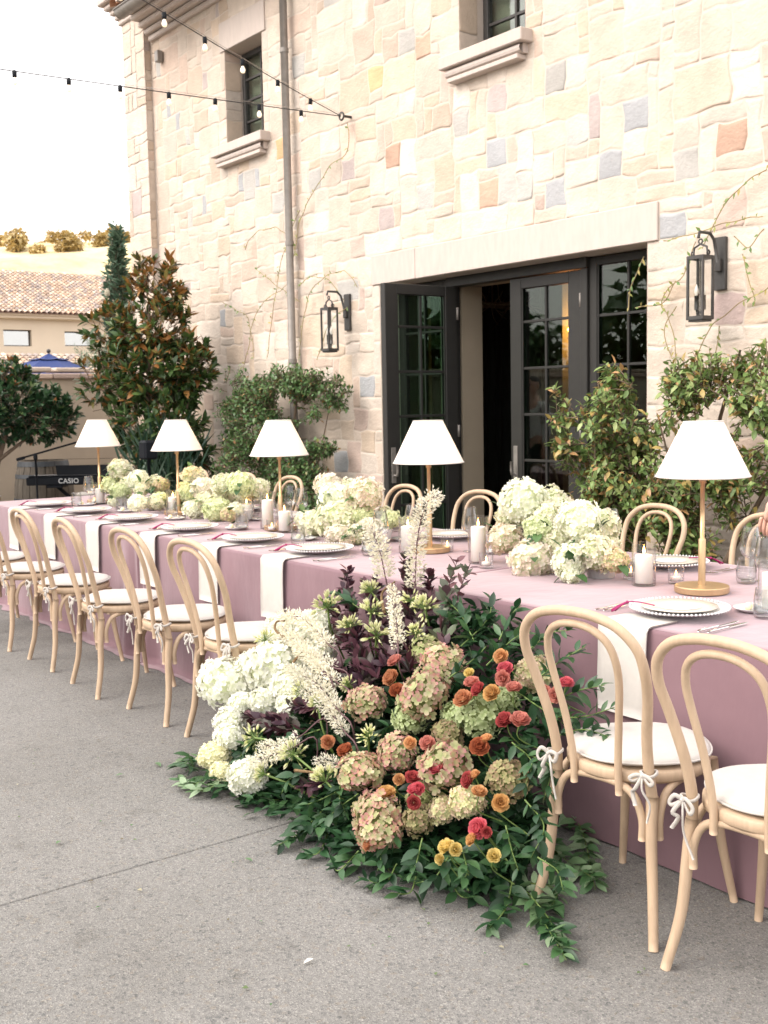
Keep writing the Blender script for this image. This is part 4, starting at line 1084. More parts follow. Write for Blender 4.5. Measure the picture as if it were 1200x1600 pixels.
um = thing('patio_umbrella', 'navy blue market umbrella with ball finial behind the garden wall', 'umbrella', (-20, 7.55, 0))
b_ = MB(); b_.tube([(0, 0, 0), (0, 0, 2.46)], .025, 10); b_.build('pole', M['bronze'], um)
def canopy(r0, z0, r1, z1, n=8, sub=6, sag=.06, rows=4):
    vs = []; fs = []; N = n*sub
    for q in range(rows+1):
        t_ = q/rows; rr_ = r0+(r1-r0)*t_; z = z0+(z1-z0)*t_
        for k in range(N):
            a = 2*pi*k/N; f = (k % sub)/sub; s_ = 4*f*(1-f); d = rr_*(1-s_*(1-cos(pi/n)))
            vs.append((d*cos(a), d*sin(a), z-sag*s_*t_-.04*sin(pi*t_)))
    for q in range(rows):
        for k in range(N): k2 = (k+1) % N; fs.append((q*N+k, q*N+k2, (q+1)*N+k2, (q+1)*N+k))
    return vs, fs
vs, fs = canopy(.24, 2.40, 1.75, 1.97); b_ = MB(); b_.add(vs, fs, False); b_.build('canopy', M['navy'], um)
vs, fs = canopy(.02, 2.49, .38, 2.385, rows=2, sag=.015); b_ = MB(); b_.add(vs, fs, False); b_.build('vent_cap', M['navy'], um)
b_ = MB(); b_.lathe([(.012, 2.46), (.012, 2.50)], 10).ball((0, 0, 2.535), .04); b_.build('finial', M['bronze'], um)

# hill
vs = []; fs = []; nx, ny = 60, 90
for i in range(nx+1):
    for j in range(ny+1):
        x = -90-i*5.0; y = -60+j*4.5
        d = (-90-x)/300
        ridge = 40*(1-math.exp(-max(0, -x-100)/70.0)) + .16*(y-80)*min(1, max(0, (-x-100)/80))
        z = -.5+max(0, ridge*min(1, max(0, (-x-92)/110))**1.1) + 3.2*noise.noise(Vector((x*.02, y*.02, 0)))*min(1, max(0, (-x-92)/60)) + 1.0*noise.noise(Vector((x*.08, y*.08, 3)))*min(1, max(0, (-x-92)/60))
        vs.append((x, y, z))
for i in range(nx):
    for j in range(ny): k = i*(ny+1)+j; fs.append((k, k+1, k+ny+2, k+ny+1))
b_ = MB(); b_.add(vs, fs, True); struct(b_.build('hill', M['hill']))
def hill_z(x, y):
    i = int((-90-x)/5); j = int((y+60)/4.5); return vs[i*(ny+1)+j][2]
HT = {'forms': [leaf_shape(.9, .2, .1, 2)], 'cols': [(.48, .36, .15), (.40, .30, .12), (.56, .42, .18)]}  # crown colours lightened to paint haze over the distant trees
def hill_tree_mesh(seed):
    r_ = random.Random(seed); it = []
    for k in range(260):
        v = rvec(r_); rad = r_.uniform(.55, 1); p = Vector((v.x*2.6, v.y*2.6, 3.0+v.z*1.9))*1.0; p = Vector((0, 0, 3))+(p-Vector((0, 0, 3)))*rad*(1+.3*noise.noise(v*2+Vector((seed, 0, 0))))
        it.append((0, r_.randrange(3), rotmat(rvec(r_)), p, r_.uniform(.7, 1.3)))
    return it
hp = []
rh = random.Random(21)
for q in range(3):
    t_ = thing('hill_tree', 'x', 'tree', (0, 0, 0), 0, 'round oak trees scattered over the dry hillside')
    merge('crown', HT, hill_tree_mesh(q), M['leaf'], t_); b_ = MB(); b_.tube([(0, 0, -.5), (0, 0, 2.2)], [.25, .18], 6); b_.build('trunk', M['bark'], t_); hp.append(t_)
k = 0
for (px_, py_, lab) in [(x, y, 0) for x in range(0, 13) for y in range(0, 2)]:
    X = rh.uniform(-255, -205); ang = rh.uniform(.325, .46); Y = -X*ang
    z = hill_z(X, Y); o = hp[k] if k < 3 else dup(hp[k % 3], (0, 0, 0)); o.location = (X, Y, z); s_ = rh.uniform(.35, .85); o.scale = (s_, s_, s_*rh.uniform(.8, 1.1)); o.rotation_euler.z = rh.uniform(0, 6)
    o['label'] = 'small round oak tree on the dry golden hillside behind the far house'; k += 1
# ================================================================== PLANTS
def plant(name, label, cat, base, blobs, forms, cols, ntips, per, size, trunks, seed, twig=.14, whorl=False, upb=.3, n_ind=300, colf=None, gap=0.0, stem_mat=None, group=None, flat=.0):
    """blobs: (cx,cy,cz,rx,ry,rz,weight) in world space; leaves sit on twigs at points in the blobs' outer volume"""
    rp = random.Random(seed); base = Vector(base); t_ = thing(name, label, cat, base, 0, group)
    items = []; tw = MB(); sm = stem_mat or M['bark']
    wsum = [b_[6] for b_ in blobs]
    tips = 0; guard = 0
    while tips < ntips and guard < ntips*8:
        guard += 1
        bl = rp.choices(blobs, wsum)[0]; v = rvec(rp); rad = rp.uniform(.35, 1.0)**.55
        lump = 1+.22*noise.noise(v*2.3+Vector((seed, bl[0], 0)))
        p = Vector((bl[0]+v.x*bl[3]*rad*lump, bl[1]+v.y*bl[4]*rad*lump, bl[2]+v.z*bl[5]*rad*lump))
        if p.z < .05 or p.y > 5.83 and p.x > -12.5: continue
        if gap and noise.noise(p*3.1+Vector((seed*3, 0, 0))) < -1+gap+.55: continue
        tips += 1
        out = Vector((v.x/bl[3], v.y/bl[4], v.z/bl[5])).normalized()
        d = (out+Vector((0, 0, upb))+rvec(rp)*.5).normalized()
        pts = [p-d*twig*1.2+Vector((0, 0, -.02)), p-d*twig*.4, p]; tw.tube([q-base for q in pts], [.004, .003, .0015], 4, cap=False)
        for k in range(per):
            if whorl: s_ = rp.uniform(.6, 1); az = k*2.4+rp.uniform(-.3, .3); spread = .55+.75*(1-s_)+rp.uniform(-.15, .2)
            else: s_ = (k+.5)/per; az = (k % 2)*pi+rp.uniform(-.6, .6)+k*.5; spread = .95+rp.uniform(-.3, .3)
            q = pts[0].lerp(p, s_); m0 = rotmat(d, Vector((0, 0, 1)))
            ld = m0 @ Vector((sin(az)*sin(spread), cos(spread), cos(az)*sin(spread)))
            ld = (ld+Vector((0, 0, flat))).normalized()
            ci = colf(p, rp, k) if colf else rp.randrange(len(cols))
            items.append((rp.randrange(len(forms)), ci, rotmat(ld, (out*.4+Vector((0, 0, 1))+rvec(rp)*.5)), q-base, size*rp.uniform(.5, 1.25)))
    scatter(name, {'forms': forms, 'cols': cols}, items, t_, M['leaf'], n_ind)
    tw.build('twig', sm, t_)['kind'] = 'stuff'
    b_ = MB()
    for pts, r0, r1 in trunks:
        P = smooth_path([Vector(q)-base for q in pts], 5); n_ = len(P); b_.tube(P, [r0+(r1-r0)*i/(n_-1) for i in range(n_)], 8)
    b_.build('trunk', sm, t_)
    return t_
# magnolia at the corner of the building
MG = [(.06, .115, .03), (.04, .08, .025), (.09, .15, .04), (.26, .115, .03), (.34, .17, .05), (.20, .17, .045), (.06, .055, .018)]
def mcol(p, rp, k):
    up = min(1, max(0, (p.z-.9)/2.0)); return rp.choice([3, 4, 3, 5, 6]) if rp.random() < .05+.75*up**1.6 else rp.choice([0, 0, 1, 1, 2])
mforms = [leaf_shape(.42, .18, .10, 3), leaf_shape(.36, -.10, .12, 3), leaf_shape(.46, .35, .05, 3)]
plant('magnolia_tree', 'tall magnolia with rusty backed glossy leaves at the corner of the stone building', 'tree', (-10.6, 5.0, 0),
      [(-10.54, 5.17, 2.72, .36, .32, .32, 1.0), (-10.62, 5.09, 2.30, .55, .4, .35, 1.5), (-10.97, 4.81, 2.28, .35, .3, .32, .8), (-10.57, 5.09, 1.85, .58, .5, .42, 3), (-10.27, 5.34, 1.9, .28, .3, .38, .9), (-10.52, 5.09, 1.35, .60, .5, .48, 3), (-10.42, 5.19, .95, .5, .42, .45, 2), (-11.12, 4.69, 1.75, .30, .25, .3, .5), (-10.42, 5.14, .5, .6, .4, .35, .9)],
      mforms, MG, 1150, 9, .105, [([(-10.6, 5.0, 0), (-10.58, 5.02, .8), (-10.65, 5.05, 1.6), (-10.6, 5.08, 2.6)], .05, .012), ([(-10.6, 5.0, .6), (-10.9, 4.85, 1.3), (-11.05, 4.7, 2.1)], .03, .01), ([(-10.6, 5.0, .5), (-10.35, 5.2, 1.1), (-10.25, 5.3, 1.8)], .03, .01)], 31, twig=.12, whorl=True, upb=.5, colf=mcol)
# white magnolia flowers
for p_ in ((-10.86, 4.74, 2.62), (-10.50, 4.80, 1.98), (-10.35, 4.92, 1.72)):
    b_ = MB(); rf = random.Random(int(p_[2]*100))
    for k in range(9):
        vs, fs = leaf_shape(.62, -.55, -.2, 3); m3 = rotmat(Vector((cos(k*.7)*(.4+.1*(k % 3)), sin(k*.7)*(.4+.1*(k % 3)), .8))); b_.add([m3 @ Vector(map(float, v))*.075 for v in vs], fs, True, (.72, .68, .56))
    f_ = b_.build('magnolia_flower', M['petal'], next(o for o in COL.objects if o.name == 'magnolia_tree'), Vector(p_)-Vector((-10.6, 5.0, 0)))
# rounded bush at the left
BG = [(.02, .055, .022), (.03, .075, .03), (.045, .10, .04), (.06, .12, .04), (.10, .15, .05), (.30, .13, .05)]
def bcol(p, rp, k): return rp.choice([4, 5, 3, 3]) if rp.random() < (.05 if p.z < 1.75 else .35) else rp.choice([0, 0, 1, 2])
plant('magnolia_bush', 'dark green rounded standard bush with bronze tips at the left edge before the garden wall', 'bush', (-12.2, 4.0, 0),
      [(-12.15, 4.10, 1.52, .62, .62, .42, 3), (-12.35, 3.75, 1.55, .5, .6, .45, 2), (-11.95, 4.45, 1.42, .35, .36, .32, 1.2), (-12.4, 4.0, 1.95, .18, .2, .3, .3), (-12.3, 3.4, 1.5, .5, .5, .4, 1.3), (-12.2, 4.15, 1.88, .3, .3, .16, .5)],
      [leaf_shape(.42, .12, .14, 3), leaf_shape(.5, -.08, .16, 3)], BG, 950, 8, .088, [([(-12.2, 3.9, 0), (-12.2, 3.92, .7), (-12.1, 4.05, 1.25)], .05, .03), ([(-12.2, 3.92, .8), (-12.5, 3.6, 1.3)], .03, .015), ([(-12.2, 3.92, .9), (-11.9, 4.3, 1.25)], .025, .012)], 41, twig=.12, whorl=True, upb=.55, colf=bcol)
# climbing rose left of the doors
RG = [(.06, .13, .045), (.08, .165, .055), (.11, .20, .065), (.15, .24, .08), (.20, .20, .06), (.35, .19, .07)]
def rcol(p, rp, k): return rp.choice([4, 5, 3]) if rp.random() < .10 else rp.choice([0, 1, 1, 2, 2, 3])
rforms = [leaf_shape(.6, .15, .12, 2), leaf_shape(.5, .3, .1, 2)]
plant('climbing_shrub', 'leafy green climbing shrub on the stone wall left of the open french door', 'shrub', (-8.6, 5.55, 0),
      [(-8.83, 5.55, 1.55, .75, .24, .32, 3), (-9.23, 5.50, 1.35, .6, .28, .4, 2), (-8.53, 5.60, 1.68, .62, .2, .16, 1.2), (-8.08, 5.62, 1.55, .28, .14, .14, .7), (-9.38, 5.45, .95, .5, .3, .4, 1.5), (-8.83, 5.50, .9, .5, .28, .45, 1.8), (-8.48, 5.55, .75, .3, .2, .4, .8), (-8.33, 5.60, 1.1, .22, .16, .1, .3), (-9.68, 5.50, 1.6, .3, .2, .3, .5), (-8.28, 5.60, .55, .25, .16, .12, .3)],
      rforms, RG, 2100, 8, .046, [([(-8.75, 5.6, 0), (-8.8, 5.6, .7), (-8.78, 5.65, 1.5), (-8.5, 5.7, 1.78)], .02, .006), ([(-8.85, 5.6, 0), (-9.15, 5.55, .8), (-9.25, 5.6, 1.5)], .018, .005), ([(-8.65, 5.6, .0), (-8.5, 5.6, .6), (-8.2, 5.65, 1.55)], .014, .004)], 51, twig=.11, upb=.1, colf=rcol, gap=.30)
# crape myrtle right of the doors
CG = [(.12, .20, .06), (.17, .27, .08), (.24, .34, .11), (.33, .40, .15), (.42, .31, .10), (.50, .29, .13)]
def ccol(p, rp, k): return rp.choice([4, 5, 4]) if rp.random() < .20 else rp.choice([0, 1, 1, 2, 2, 3])
plant('crape_myrtle_shrub', 'bushy green shrub with orange tinged leaves growing right of the french doors', 'shrub', (-4.3, 5.35, 0),
      [(-4.53, 5.25, 1.36, .40, .3, .30, 1.5), (-4.63, 5.15, 1.05, .30, .25, .3, .9), (-4.33, 5.30, .72, .42, .3, .36, 1.7), (-3.95, 5.35, 1.50, .48, .3, .26, 2.0), (-3.55, 5.30, 1.45, .42, .3, .40, 2.0), (-4.30, 5.30, 1.05, .45, .3, .3, 1.2), (-3.90, 5.35, 1.05, .4, .28, .2, .7), (-4.56, 5.25, 1.60, .12, .12, .16, .25), (-4.15, 5.30, .45, .35, .25, .3, .8), (-3.20, 5.25, 1.1, .5, .3, .5, 1.4), (-3.60, 5.35, .85, .35, .25, .2, .5), (-4.86, 5.10, 1.45, .14, .12, .16, .35), (-4.78, 5.10, 1.22, .16, .14, .12, .3), (-2.90, 5.30, 1.6, .4, .3, .5, .9)],
      [leaf_shape(.50, .15, .16, 3), leaf_shape(.44, .35, .12, 3)], CG, 1750, 9, .056,
      [([(-4.25, 5.4, 0), (-4.3, 5.4, .6), (-4.6, 5.35, 1.2), (-4.75, 5.3, 1.6)], .022, .005), ([(-4.2, 5.4, 0), (-4.1, 5.42, .7), (-3.95, 5.4, 1.3), (-3.8, 5.4, 1.75)], .024, .006), ([(-4.15, 5.4, 0), (-3.85, 5.4, .6), (-3.5, 5.38, 1.2), (-3.4, 5.4, 1.8)], .024, .006), ([(-4.3, 5.4, .3), (-4.7, 5.3, .8), (-4.95, 5.2, 1.2)], .014, .004), ([(-4.0, 5.4, .5), (-4.2, 5.35, 1.0), (-4.3, 5.3, 1.4)], .012, .004)], 61, twig=.13, upb=.35, colf=ccol, gap=.46)
# italian cypress
YG = [(.08, .14, .09), (.10, .17, .11), (.14, .21, .14)]
plant('cypress_tree', 'slim grey green cypress rising behind the far roof beside the stone building', 'tree', (-19, 8.5, 0),
      [(-19, 8.50, 1.5, .34, .34, 1.5, 2), (-19, 8.50, 3.3, .27, .27, 1.2, 2), (-19, 8.52, 4.35, .12, .12, .45, .5)], [leaf_shape(.35, .1, .1, 2)], YG, 900, 5, .16, [([(-19, 8.5, 0), (-19, 8.5, 4.4)], .07, .01)], 71, twig=.14, upb=2.2, n_ind=0)
plant('olive_tree', 'pale grey green olive bush in front of the far house right of the second window', 'tree', (-26, 11.1, 0),
      [(-26, 11.1, 2.5, .75, .75, .9, 2), (-26, 11.4, 1.7, .8, .8, .8, 1)], [leaf_shape(.28, .1, .1, 2)], [(.16, .21, .14), (.22, .26, .18), (.12, .17, .10)], 420, 6, .14, [([(-26, 11.2, 0), (-26, 11.1, 2.2)], .09, .03)], 72, twig=.2, upb=.3, n_ind=0)
# spiky dark grass at the foot of the magnolia
rg = random.Random(12); it = []
gp = thing('strappy_plant', 'dark strappy leaved plant at the foot of the magnolia', 'plant', (-10.1, 4.9, 0))
for k in range(260):
    a = rg.uniform(0, 2*pi); d = Vector((cos(a)*rg.uniform(.1, .8), sin(a)*rg.uniform(.1, .8), rg.uniform(.5, 1.4))); it.append((0, rg.randrange(3), rotmat(d, rvec(rg)), Vector((rg.uniform(-.3, .3), rg.uniform(-.25, .25), rg.uniform(.3, 1.0))), rg.uniform(.35, .6)))
scatter('x', {'forms': [leaf_shape(.05, .35, .02, 4)], 'cols': [(.02, .05, .03), (.035, .08, .05), (.06, .11, .07)]}, it, gp, M['leaf'], 260)
# line of trees across the courtyard, reflected in the door glass
for k, (x, y) in enumerate([(-36, -13), (-31, -15), (-26.5, -13), (-22, -15), (-17.5, -13.5), (-13, -15), (-8.5, -14), (-4, -15), (1, -14), (6, -15), (11, -13)]):
    rk = random.Random(100+k); hgt = rk.uniform(4.2, 6)
    plant('courtyard_tree', 'broad leafy tree on the far side of the courtyard', 'tree', (x, y, 0), [(x, y, hgt*.58, 2.6, 1.8, hgt*.42, 2), (x+rk.uniform(-1, 1), y, hgt*.35, 2.4, 1.5, 1.5, 1)], [leaf_shape(.8, .2, .1, 2)], [(.07, .14, .05), (.09, .17, .06), (.12, .20, .08)], 260, 5, .55, [([(x, y, 0), (x, y, hgt*.6)], .18, .06)], 200+k, twig=.4, n_ind=0, group='trees across the courtyard')

# vines on the wall
VF = {'forms': [leaf_shape(.45, .15, .1, 2), leaf_shape(.38, .3, .1, 2)], 'cols': [(.10, .19, .05), (.15, .24, .06), (.26, .28, .07), (.36, .30, .09)]}
rv_ = random.Random(77)
v_left = thing('climbing_vine', 'thin wiry vine with small leaves climbing beside the downpipe and left lantern', 'vine', (-8.8, 5.82, 1.6))
v_right = thing('climbing_vine', 'thin trailing vine with yellow green leaves around the right lantern', 'vine', (-4.3, 5.82, 1.6))
for root, sel in ((v_left, lambda p: p[0] < -6), (v_right, lambda p: p[0] >= -6)):
    items = []; base = root.location
    for pl in VINES:
        if not sel(pl[0]): continue
        P = smooth_path(pl, 8); P = [p+Vector((noise.noise(p*6), 0, noise.noise(p*6+Vector((9, 0, 0)))))*.035 for p in P]
        P = [Vector((p.x, min(p.y, 5.815), p.z))-base for p in P]
        b_ = MB(); b_.tube(P, [.0035]*len(P), 5); b_.build('stem', M['vinestem'], root)
        for i in range(len(P)-1):
            seg = (P[i+1]-P[i])
            for q in range(max(1, int(seg.length/.028))):
                if rv_.random() < .42: continue
                p = P[i].lerp(P[i+1], rv_.random()); d = (seg.normalized()*.5+Vector((rv_.uniform(-1, 1), -rv_.uniform(.1, .7), rv_.uniform(-1, .6)))).normalized()
                items.append((rv_.randrange(2), rv_.choice([0, 1, 1, 2, 2, 3]), rotmat(d, Vector((0, -1, .3))), p, rv_.uniform(.025, .05)))
    scatter('v', VF, items, root, M['leaf'], 300)

# ================================================================== BARREL, KEYBOARD, MIC STAND
br = thing('wine_barrel', 'weathered oak wine barrel with grey metal hoops by the garden wall', 'barrel', (-13.15, 4.83, 0))
def barr(z): return .285+.065*sin(pi*min(1, max(0, z/.88)))
NS = 22
for k in range(NS):
    a0, a1 = 2*pi*k/NS+.012, 2*pi*(k+1)/NS-.012; vs = []; fs = []
    zz = [0, .15, .3, .44, .58, .73, .88]
    for z in zz:
        for a in (a0, (a0+a1)/2, a1): vs.append((barr(z)*cos(a), barr(z)*sin(a), z))
        for a in (a1, a0): vs.append(((barr(z)-.025)*cos(a), (barr(z)-.025)*sin(a), z))
    for i in range(len(zz)-1):
        for q in range(5): q2 = (q+1) % 5; fs.append((i*5+q, i*5+q2, (i+1)*5+q2, (i+1)*5+q))
    fs += [(4, 3, 2, 1, 0), tuple(30+i for i in range(5))]
    b_ = MB(); b_.add(vs, fs); b_.build('stave', M['barrelwood'], br)
for z, h_ in ((.845, .06), (.70, .045), (.44-.02, .04), (.20, .045), (.04, .06)):
    b_ = MB(); b_.lathe([(barr(z-h_/2)+.001, z-h_/2), (barr(z-h_/2)+.005, z-h_/2), (barr(z+h_/2)+.005, z+h_/2), (barr(z+h_/2)+.001, z+h_/2)], 40, smooth=False); b_.build('hoop', M['hoop'], br)
b_ = MB(); b_.lathe([(.001, .85), (.258, .85)], 30); b_.build('head', M['barrelwood'], br)

kd = Vector((.45, .60, 0)).normalized(); kz = math.atan2(kd.y, kd.x)
kb = thing('digital_piano', 'black digital piano keyboard with silver lettering in front of the barrel', 'keyboard', (-12.27, 4.30, 0), kz)
b_ = MB(); b_.box(0, 1.32, 0, .28, .645, .735, .012); b_.box(.02, 1.30, .02, .13, .7352, .752, .008); b_.build('body', M['black'], kb)
for k in range(52): 
    b_ = MB(); b_.box(.02+k*.0246, .0434+k*.0246, .14, .279, .7355, .748, .002); b_.build('key', M['china'], kb)
b_ = MB(); b_.add([(.33, .07, .755), (1.0, .07, .755), (1.02, .10, .86), (.31, .10, .86)], [(0, 1, 2, 3)]); b_.add([(.33, .08, .755), (1.0, .08, .755), (1.02, .11, .86), (.31, .11, .86)], [(3, 2, 1, 0)]); b_.tube([(.30, .10, .86), (.30, .10, .93), (1.0, .10, .93)], .002, 5); b_.build('music_rest', M['black'], kb)
fc = bpy.data.curves.new('maker_lettering', 'FONT'); fc.body = 'CASIO'; fc.size = .075; fc.extrude = .001; fc.offset = .0012; fc.space_character = 1.08
fo = bpy.data.objects.new('tmp_text', fc); COL.objects.link(fo); bpy.context.view_layer.update()
tm = bpy.data.meshes.new_from_object(fo.evaluated_get(bpy.context.evaluated_depsgraph_get())); bpy.data.objects.remove(fo)
tm.materials.clear(); tm.materials.append(M['print']); to = link('lettering', tm, kb); to.location = (.36, -.0015, .667); to.rotation_euler = (RAD(90), 0, 0)
b_ = MB(); b_.tube([(.30, .14, .63), (.95, .14, .03)], .022, 6).tube([(.95, .16, .63), (.30, .16, .03)], .022, 6).box(.22, .40, .02, .27, .615, .643, .004).box(.86, 1.03, .02, .27, .615, .643, .004).box(.26, .34, 0, .30, 0, .03, .004).box(.9, .98, 0, .30, 0, .03, .004); b_.build('folding_stand', M['black'], kb)
mic = thing('microphone_stand', 'black boom microphone stand in front of the keyboard', 'microphone stand', (-11.79, 4.25, 0))
b_ = MB(); b_.tube([(0, 0, .08), (0, 0, 1.0)], .011, 10)
for k in range(3): a = k*2.1+.4; b_.tube([(0, 0, .16), (.28*cos(a), .28*sin(a), .012)], .008, 6)
b_.build('tripod', M['black'], mic)
b_ = MB(); b_.tube([(-.13, -.13, .965), (.24, .37, 1.13)], .010, 8); b_.tube([(-.15, -.15, .955), (-.09, -.09, .975)], .017, 8); b_.build('boom', M['black'], mic)
b_ = MB(); b_.lathe([(.017, .95), (.022, .97), (.022, 1.0), (.015, 1.02)], 12, cap=True); b_.build('clutch', M['black'], mic)
ps = thing('speaker_stand', 'black speaker on a pole stand half hidden in front of the magnolia', 'speaker', (-9.75, 4.60, 0))
b_ = MB(); b_.tube([(0, 0, 0), (0, 0, 1.05)], .017, 8)
for k in range(3): a = k*2.1+.9; b_.tube([(0, 0, .5), (.3*cos(a), .3*sin(a), .015)], .010, 6)
b_.build('stand', M['black'], ps); b_ = MB(); b_.box(-.07, .07, -.07, .07, 1.0, 1.18, .02); b_.build('cabinet', M['black'], ps)

# ================================================================== TABLES AND CLOTHS
Y0, Y1, ZT = 2.79, 4.13, .762
segs = [(-3.535, -1.2, 'right table of the row, nearest the camera'), (-6.10, -3.545, 'middle'), (-8.98, -6.11, 'far')]
vn = lambda x, y, z: noise.noise(Vector((x, y, z)))
cl_lab = ['mauve velvet cloth on the nearest table, right of the flower arrangement', 'mauve velvet cloth on the middle table, behind the flower arrangement', 'mauve velvet cloth on the farthest table, in front of the barrel']
for si, (x0, x1, _) in enumerate(segs):
    tb = thing('banquet_table', ['wooden banquet table under the nearest mauve cloth', 'wooden banquet table under the middle mauve cloth', 'wooden banquet table under the farthest mauve cloth'][si], 'table', ((x0+x1)/2, (Y0+Y1)/2, 0), 0, 'banquet tables under the cloths')
    hx, hy = (x1-x0)/2-.03, (Y1-Y0)/2-.03
    b_ = MB(); b_.box(-hx, hx, -hy, hy, .72, .75, .004); b_.build('table_top', M['barrelwood'], tb)
    for sx in (-1, 1):
        for sy in (-1, 1): b_ = MB(); b_.box(sx*(hx-.12)-.03, sx*(hx-.12)+.03, sy*(hy-.12)-.03, sy*(hy-.12)+.03, 0, .719, .004); b_.build('leg', M['barrelwood'], tb)
    # cloth: perimeter path with radial drop grid
    per = []; st = .035
    cr = .02
    def edge(a, b_, nrm):
        n_ = max(2, int((Vector(b_)-Vector(a)).length/st))
        for i in range(n_): per.append((Vector(a).lerp(Vector(b_), i/n_), Vector(nrm)))
    edge((x0+cr, Y0), (x1-cr, Y0), (0, -1)); 
    for k in range(5): a = -pi/2+pi/2*k/5; per.append((Vector((x1-cr+cr*cos(a), Y0+cr+cr*sin(a))), Vector((cos(a), sin(a)))))
    edge((x1, Y0+cr), (x1, Y1-cr), (1, 0))
    for k in range(5): a = pi/2*k/5; per.append((Vector((x1-cr+cr*cos(a), Y1-cr+cr*sin(a))), Vector((cos(a), sin(a)))))
    edge((x1-cr, Y1), (x0+cr, Y1), (0, 1))
    for k in range(5): a = pi/2+pi/2*k/5; per.append((Vector((x0+cr+cr*cos(a), Y1-cr+cr*sin(a))), Vector((cos(a), sin(a)))))
    edge((x0, Y1-cr), (x0, Y0+cr), (-1, 0))
    for k in range(5): a = pi+pi/2*k/5; per.append((Vector((x0+cr+cr*cos(a), Y0+cr+cr*sin(a))), Vector((cos(a), sin(a)))))
    N = len(per); vs = []; fs = []
    drops = [(-.03, 0), (-.006, 0), (.003, -.004), (.006, -.014)]+[(None, -.014-(.742)*k/16) for k in range(1, 17)]
    if si > 0: drops += [(.03, -.755), (.06, -.757)]
    for (o_, dz) in drops:
        for (p, nn_) in per:
            dp = -dz/.756
            if o_ is None:
                # folds: gentle along the long side, deep at the corners and seams
                cdist = min(abs(p.x-x0), abs(p.x-x1)); kf = math.exp(-cdist*cdist/.05)
                side_in = (si == 0 and abs(p.x-x0) < .1) or (si == 1) and cdist < .1 or (si == 2 and abs(p.x-x1) < .1)
                amp = (.010+.030*kf*(1.0 if si else .7)+(.018 if si else 0)*(vn(p.x*1.3, 0, si)+.5))*dp
                ph = (p.x if abs(nn_.y) > .5 else p.y)
                off_ = .006+.012*dp+amp*(sin(ph*(24 if kf > .3 else 11)+3*vn(ph*1.7, dp*.6, si+.5)+si)+.6*vn(ph*4, dp*1.5, si))
                if abs(nn_.x) > .7: off_ = min(off_, .004) if side_in or abs(p.x) < 6.2 and abs(p.x) > 3 else off_
                if si == 0 and abs(nn_.y) > .5: off_ = .006+.016*dp+dp*(.012*vn(ph*2.2, dp*.5, 2)+.006*vn(ph*6+dp, dp*1.2, 5))+.0025*vn(ph*8, dp*5, 0)
                if abs(nn_.x) > .3 and abs(nn_.y) > .3: off_ += .03*dp*(1 if si else .2)
                z = ZT+dz+(.0 if si == 0 else 0)
            elif o_ >= .03:
                off_ = .018+o_*(1.0+.8*vn(p.x*5, p.y*5, si))*(1 if abs(nn_.y) > .3 else .1); z = .007+.004*max(0, vn(p.x*9, p.y*9, 1)); 
                if o_ > .05: z = .004
            else: off_ = o_; z = ZT+dz
            vs.append((p.x+nn_.x*off_, p.y+nn_.y*off_, max(.004, z)))
    D = len(drops)
    for i in range(D-1):
        for k in range(N): k2 = (k+1) % N; fs.append((i*N+k, (i+1)*N+k, (i+1)*N+k2, i*N+k2))
    # top: inner grid inside the first ring, then a strip joining them is replaced by a flat ngon-free grid
    vs2 = []; fx, fy = int((x1-x0)/.06), 22; ins = .03
    for j in range(fy+1):
        for i in range(fx+1):
            x = x0+ins+(x1-x0-2*ins)*i/fx; y = Y0+ins+(Y1-Y0-2*ins)*j/fy
            z = ZT+.0016*vn(x*3, y*5, si) if 0 < i < fx and 0 < j < fy else ZT+.0002
            vs2.append((x, y, z))
    b_ = MB(); b_.add(vs, fs, True); b_.add(vs2, [(j*(fx+1)+i, j*(fx+1)+i+1, (j+1)*(fx+1)+i+1, (j+1)*(fx+1)+i) for j in range(fy) for i in range(fx)], True)
    # border strip between grid rim and first ring
    q = .031
    b_.add([(x0+q-.001, Y0+q-.001, ZT+.0001), (x1-q+.001, Y0+q-.001, ZT+.0001), (x1-q+.03, Y0+.001, ZT-.0008), (x0+.001, Y0+.001, ZT-.0008)], [(0, 3, 2, 1)], True)
    b_.build('tablecloth', M['velvet']); tag(COL.objects['tablecloth' if si == 0 else 'tablecloth.%03d' % si], cl_lab[si], 'tablecloth', None)

# ================================================================== CHAIRS
def bezarc(p0, p1, p2, n=8): return [Vector(p0)*(1-t_)**2+Vector(p1)*2*t_*(1-t_)+Vector(p2)*t_**2 for t_ in [i/n for i in range(n+1)]]
def tie_mesh(sx, var):
    rb = random.Random(5+sx+var*17); b_ = MB(); cx, cy, cz = sx*.163, -.205, .475+rb.uniform(-.008, .004); u = lambda a: rb.uniform(-a, a)
    b_.tube([(cx+.021*cos(a), -.182+.024*sin(a), cz+.004*sin(a*2)) for a in np.linspace(0, 2*pi, 16)[:-1]], .0038, 6, closed=True, flat=1.5)
    for s_ in (-1, 1):
        g = rb.uniform(.55, .9); b_.tube(smooth_path([(cx, cy-.006, cz), (cx+s_*.022*g, cy-.018, cz+.008+u(.008)), (cx+s_*.044*g, cy-.016+u(.006), cz-.006+u(.01)), (cx+s_*.032*g, cy-.016, cz-.022+u(.006)), (cx, cy-.006, cz-.002)], 5), .0030, 6, flat=2.0)
    for s_, ln in ((-1, rb.uniform(.06, .12)), (1, rb.uniform(.10, .18))):
        b_.tube(smooth_path([(cx, cy-.006, cz), (cx+s_*.014+u(.008), cy-.020, cz-.035), (cx+s_*.018+u(.012), cy-.010, cz-ln*.6), (cx+s_*.02+u(.018), cy-.012, cz-ln)], 5), .0032, 6, flat=1.9)
    b_.ball((cx, cy-.008, cz), .0075, 8, 5); return b_
TIES = {}
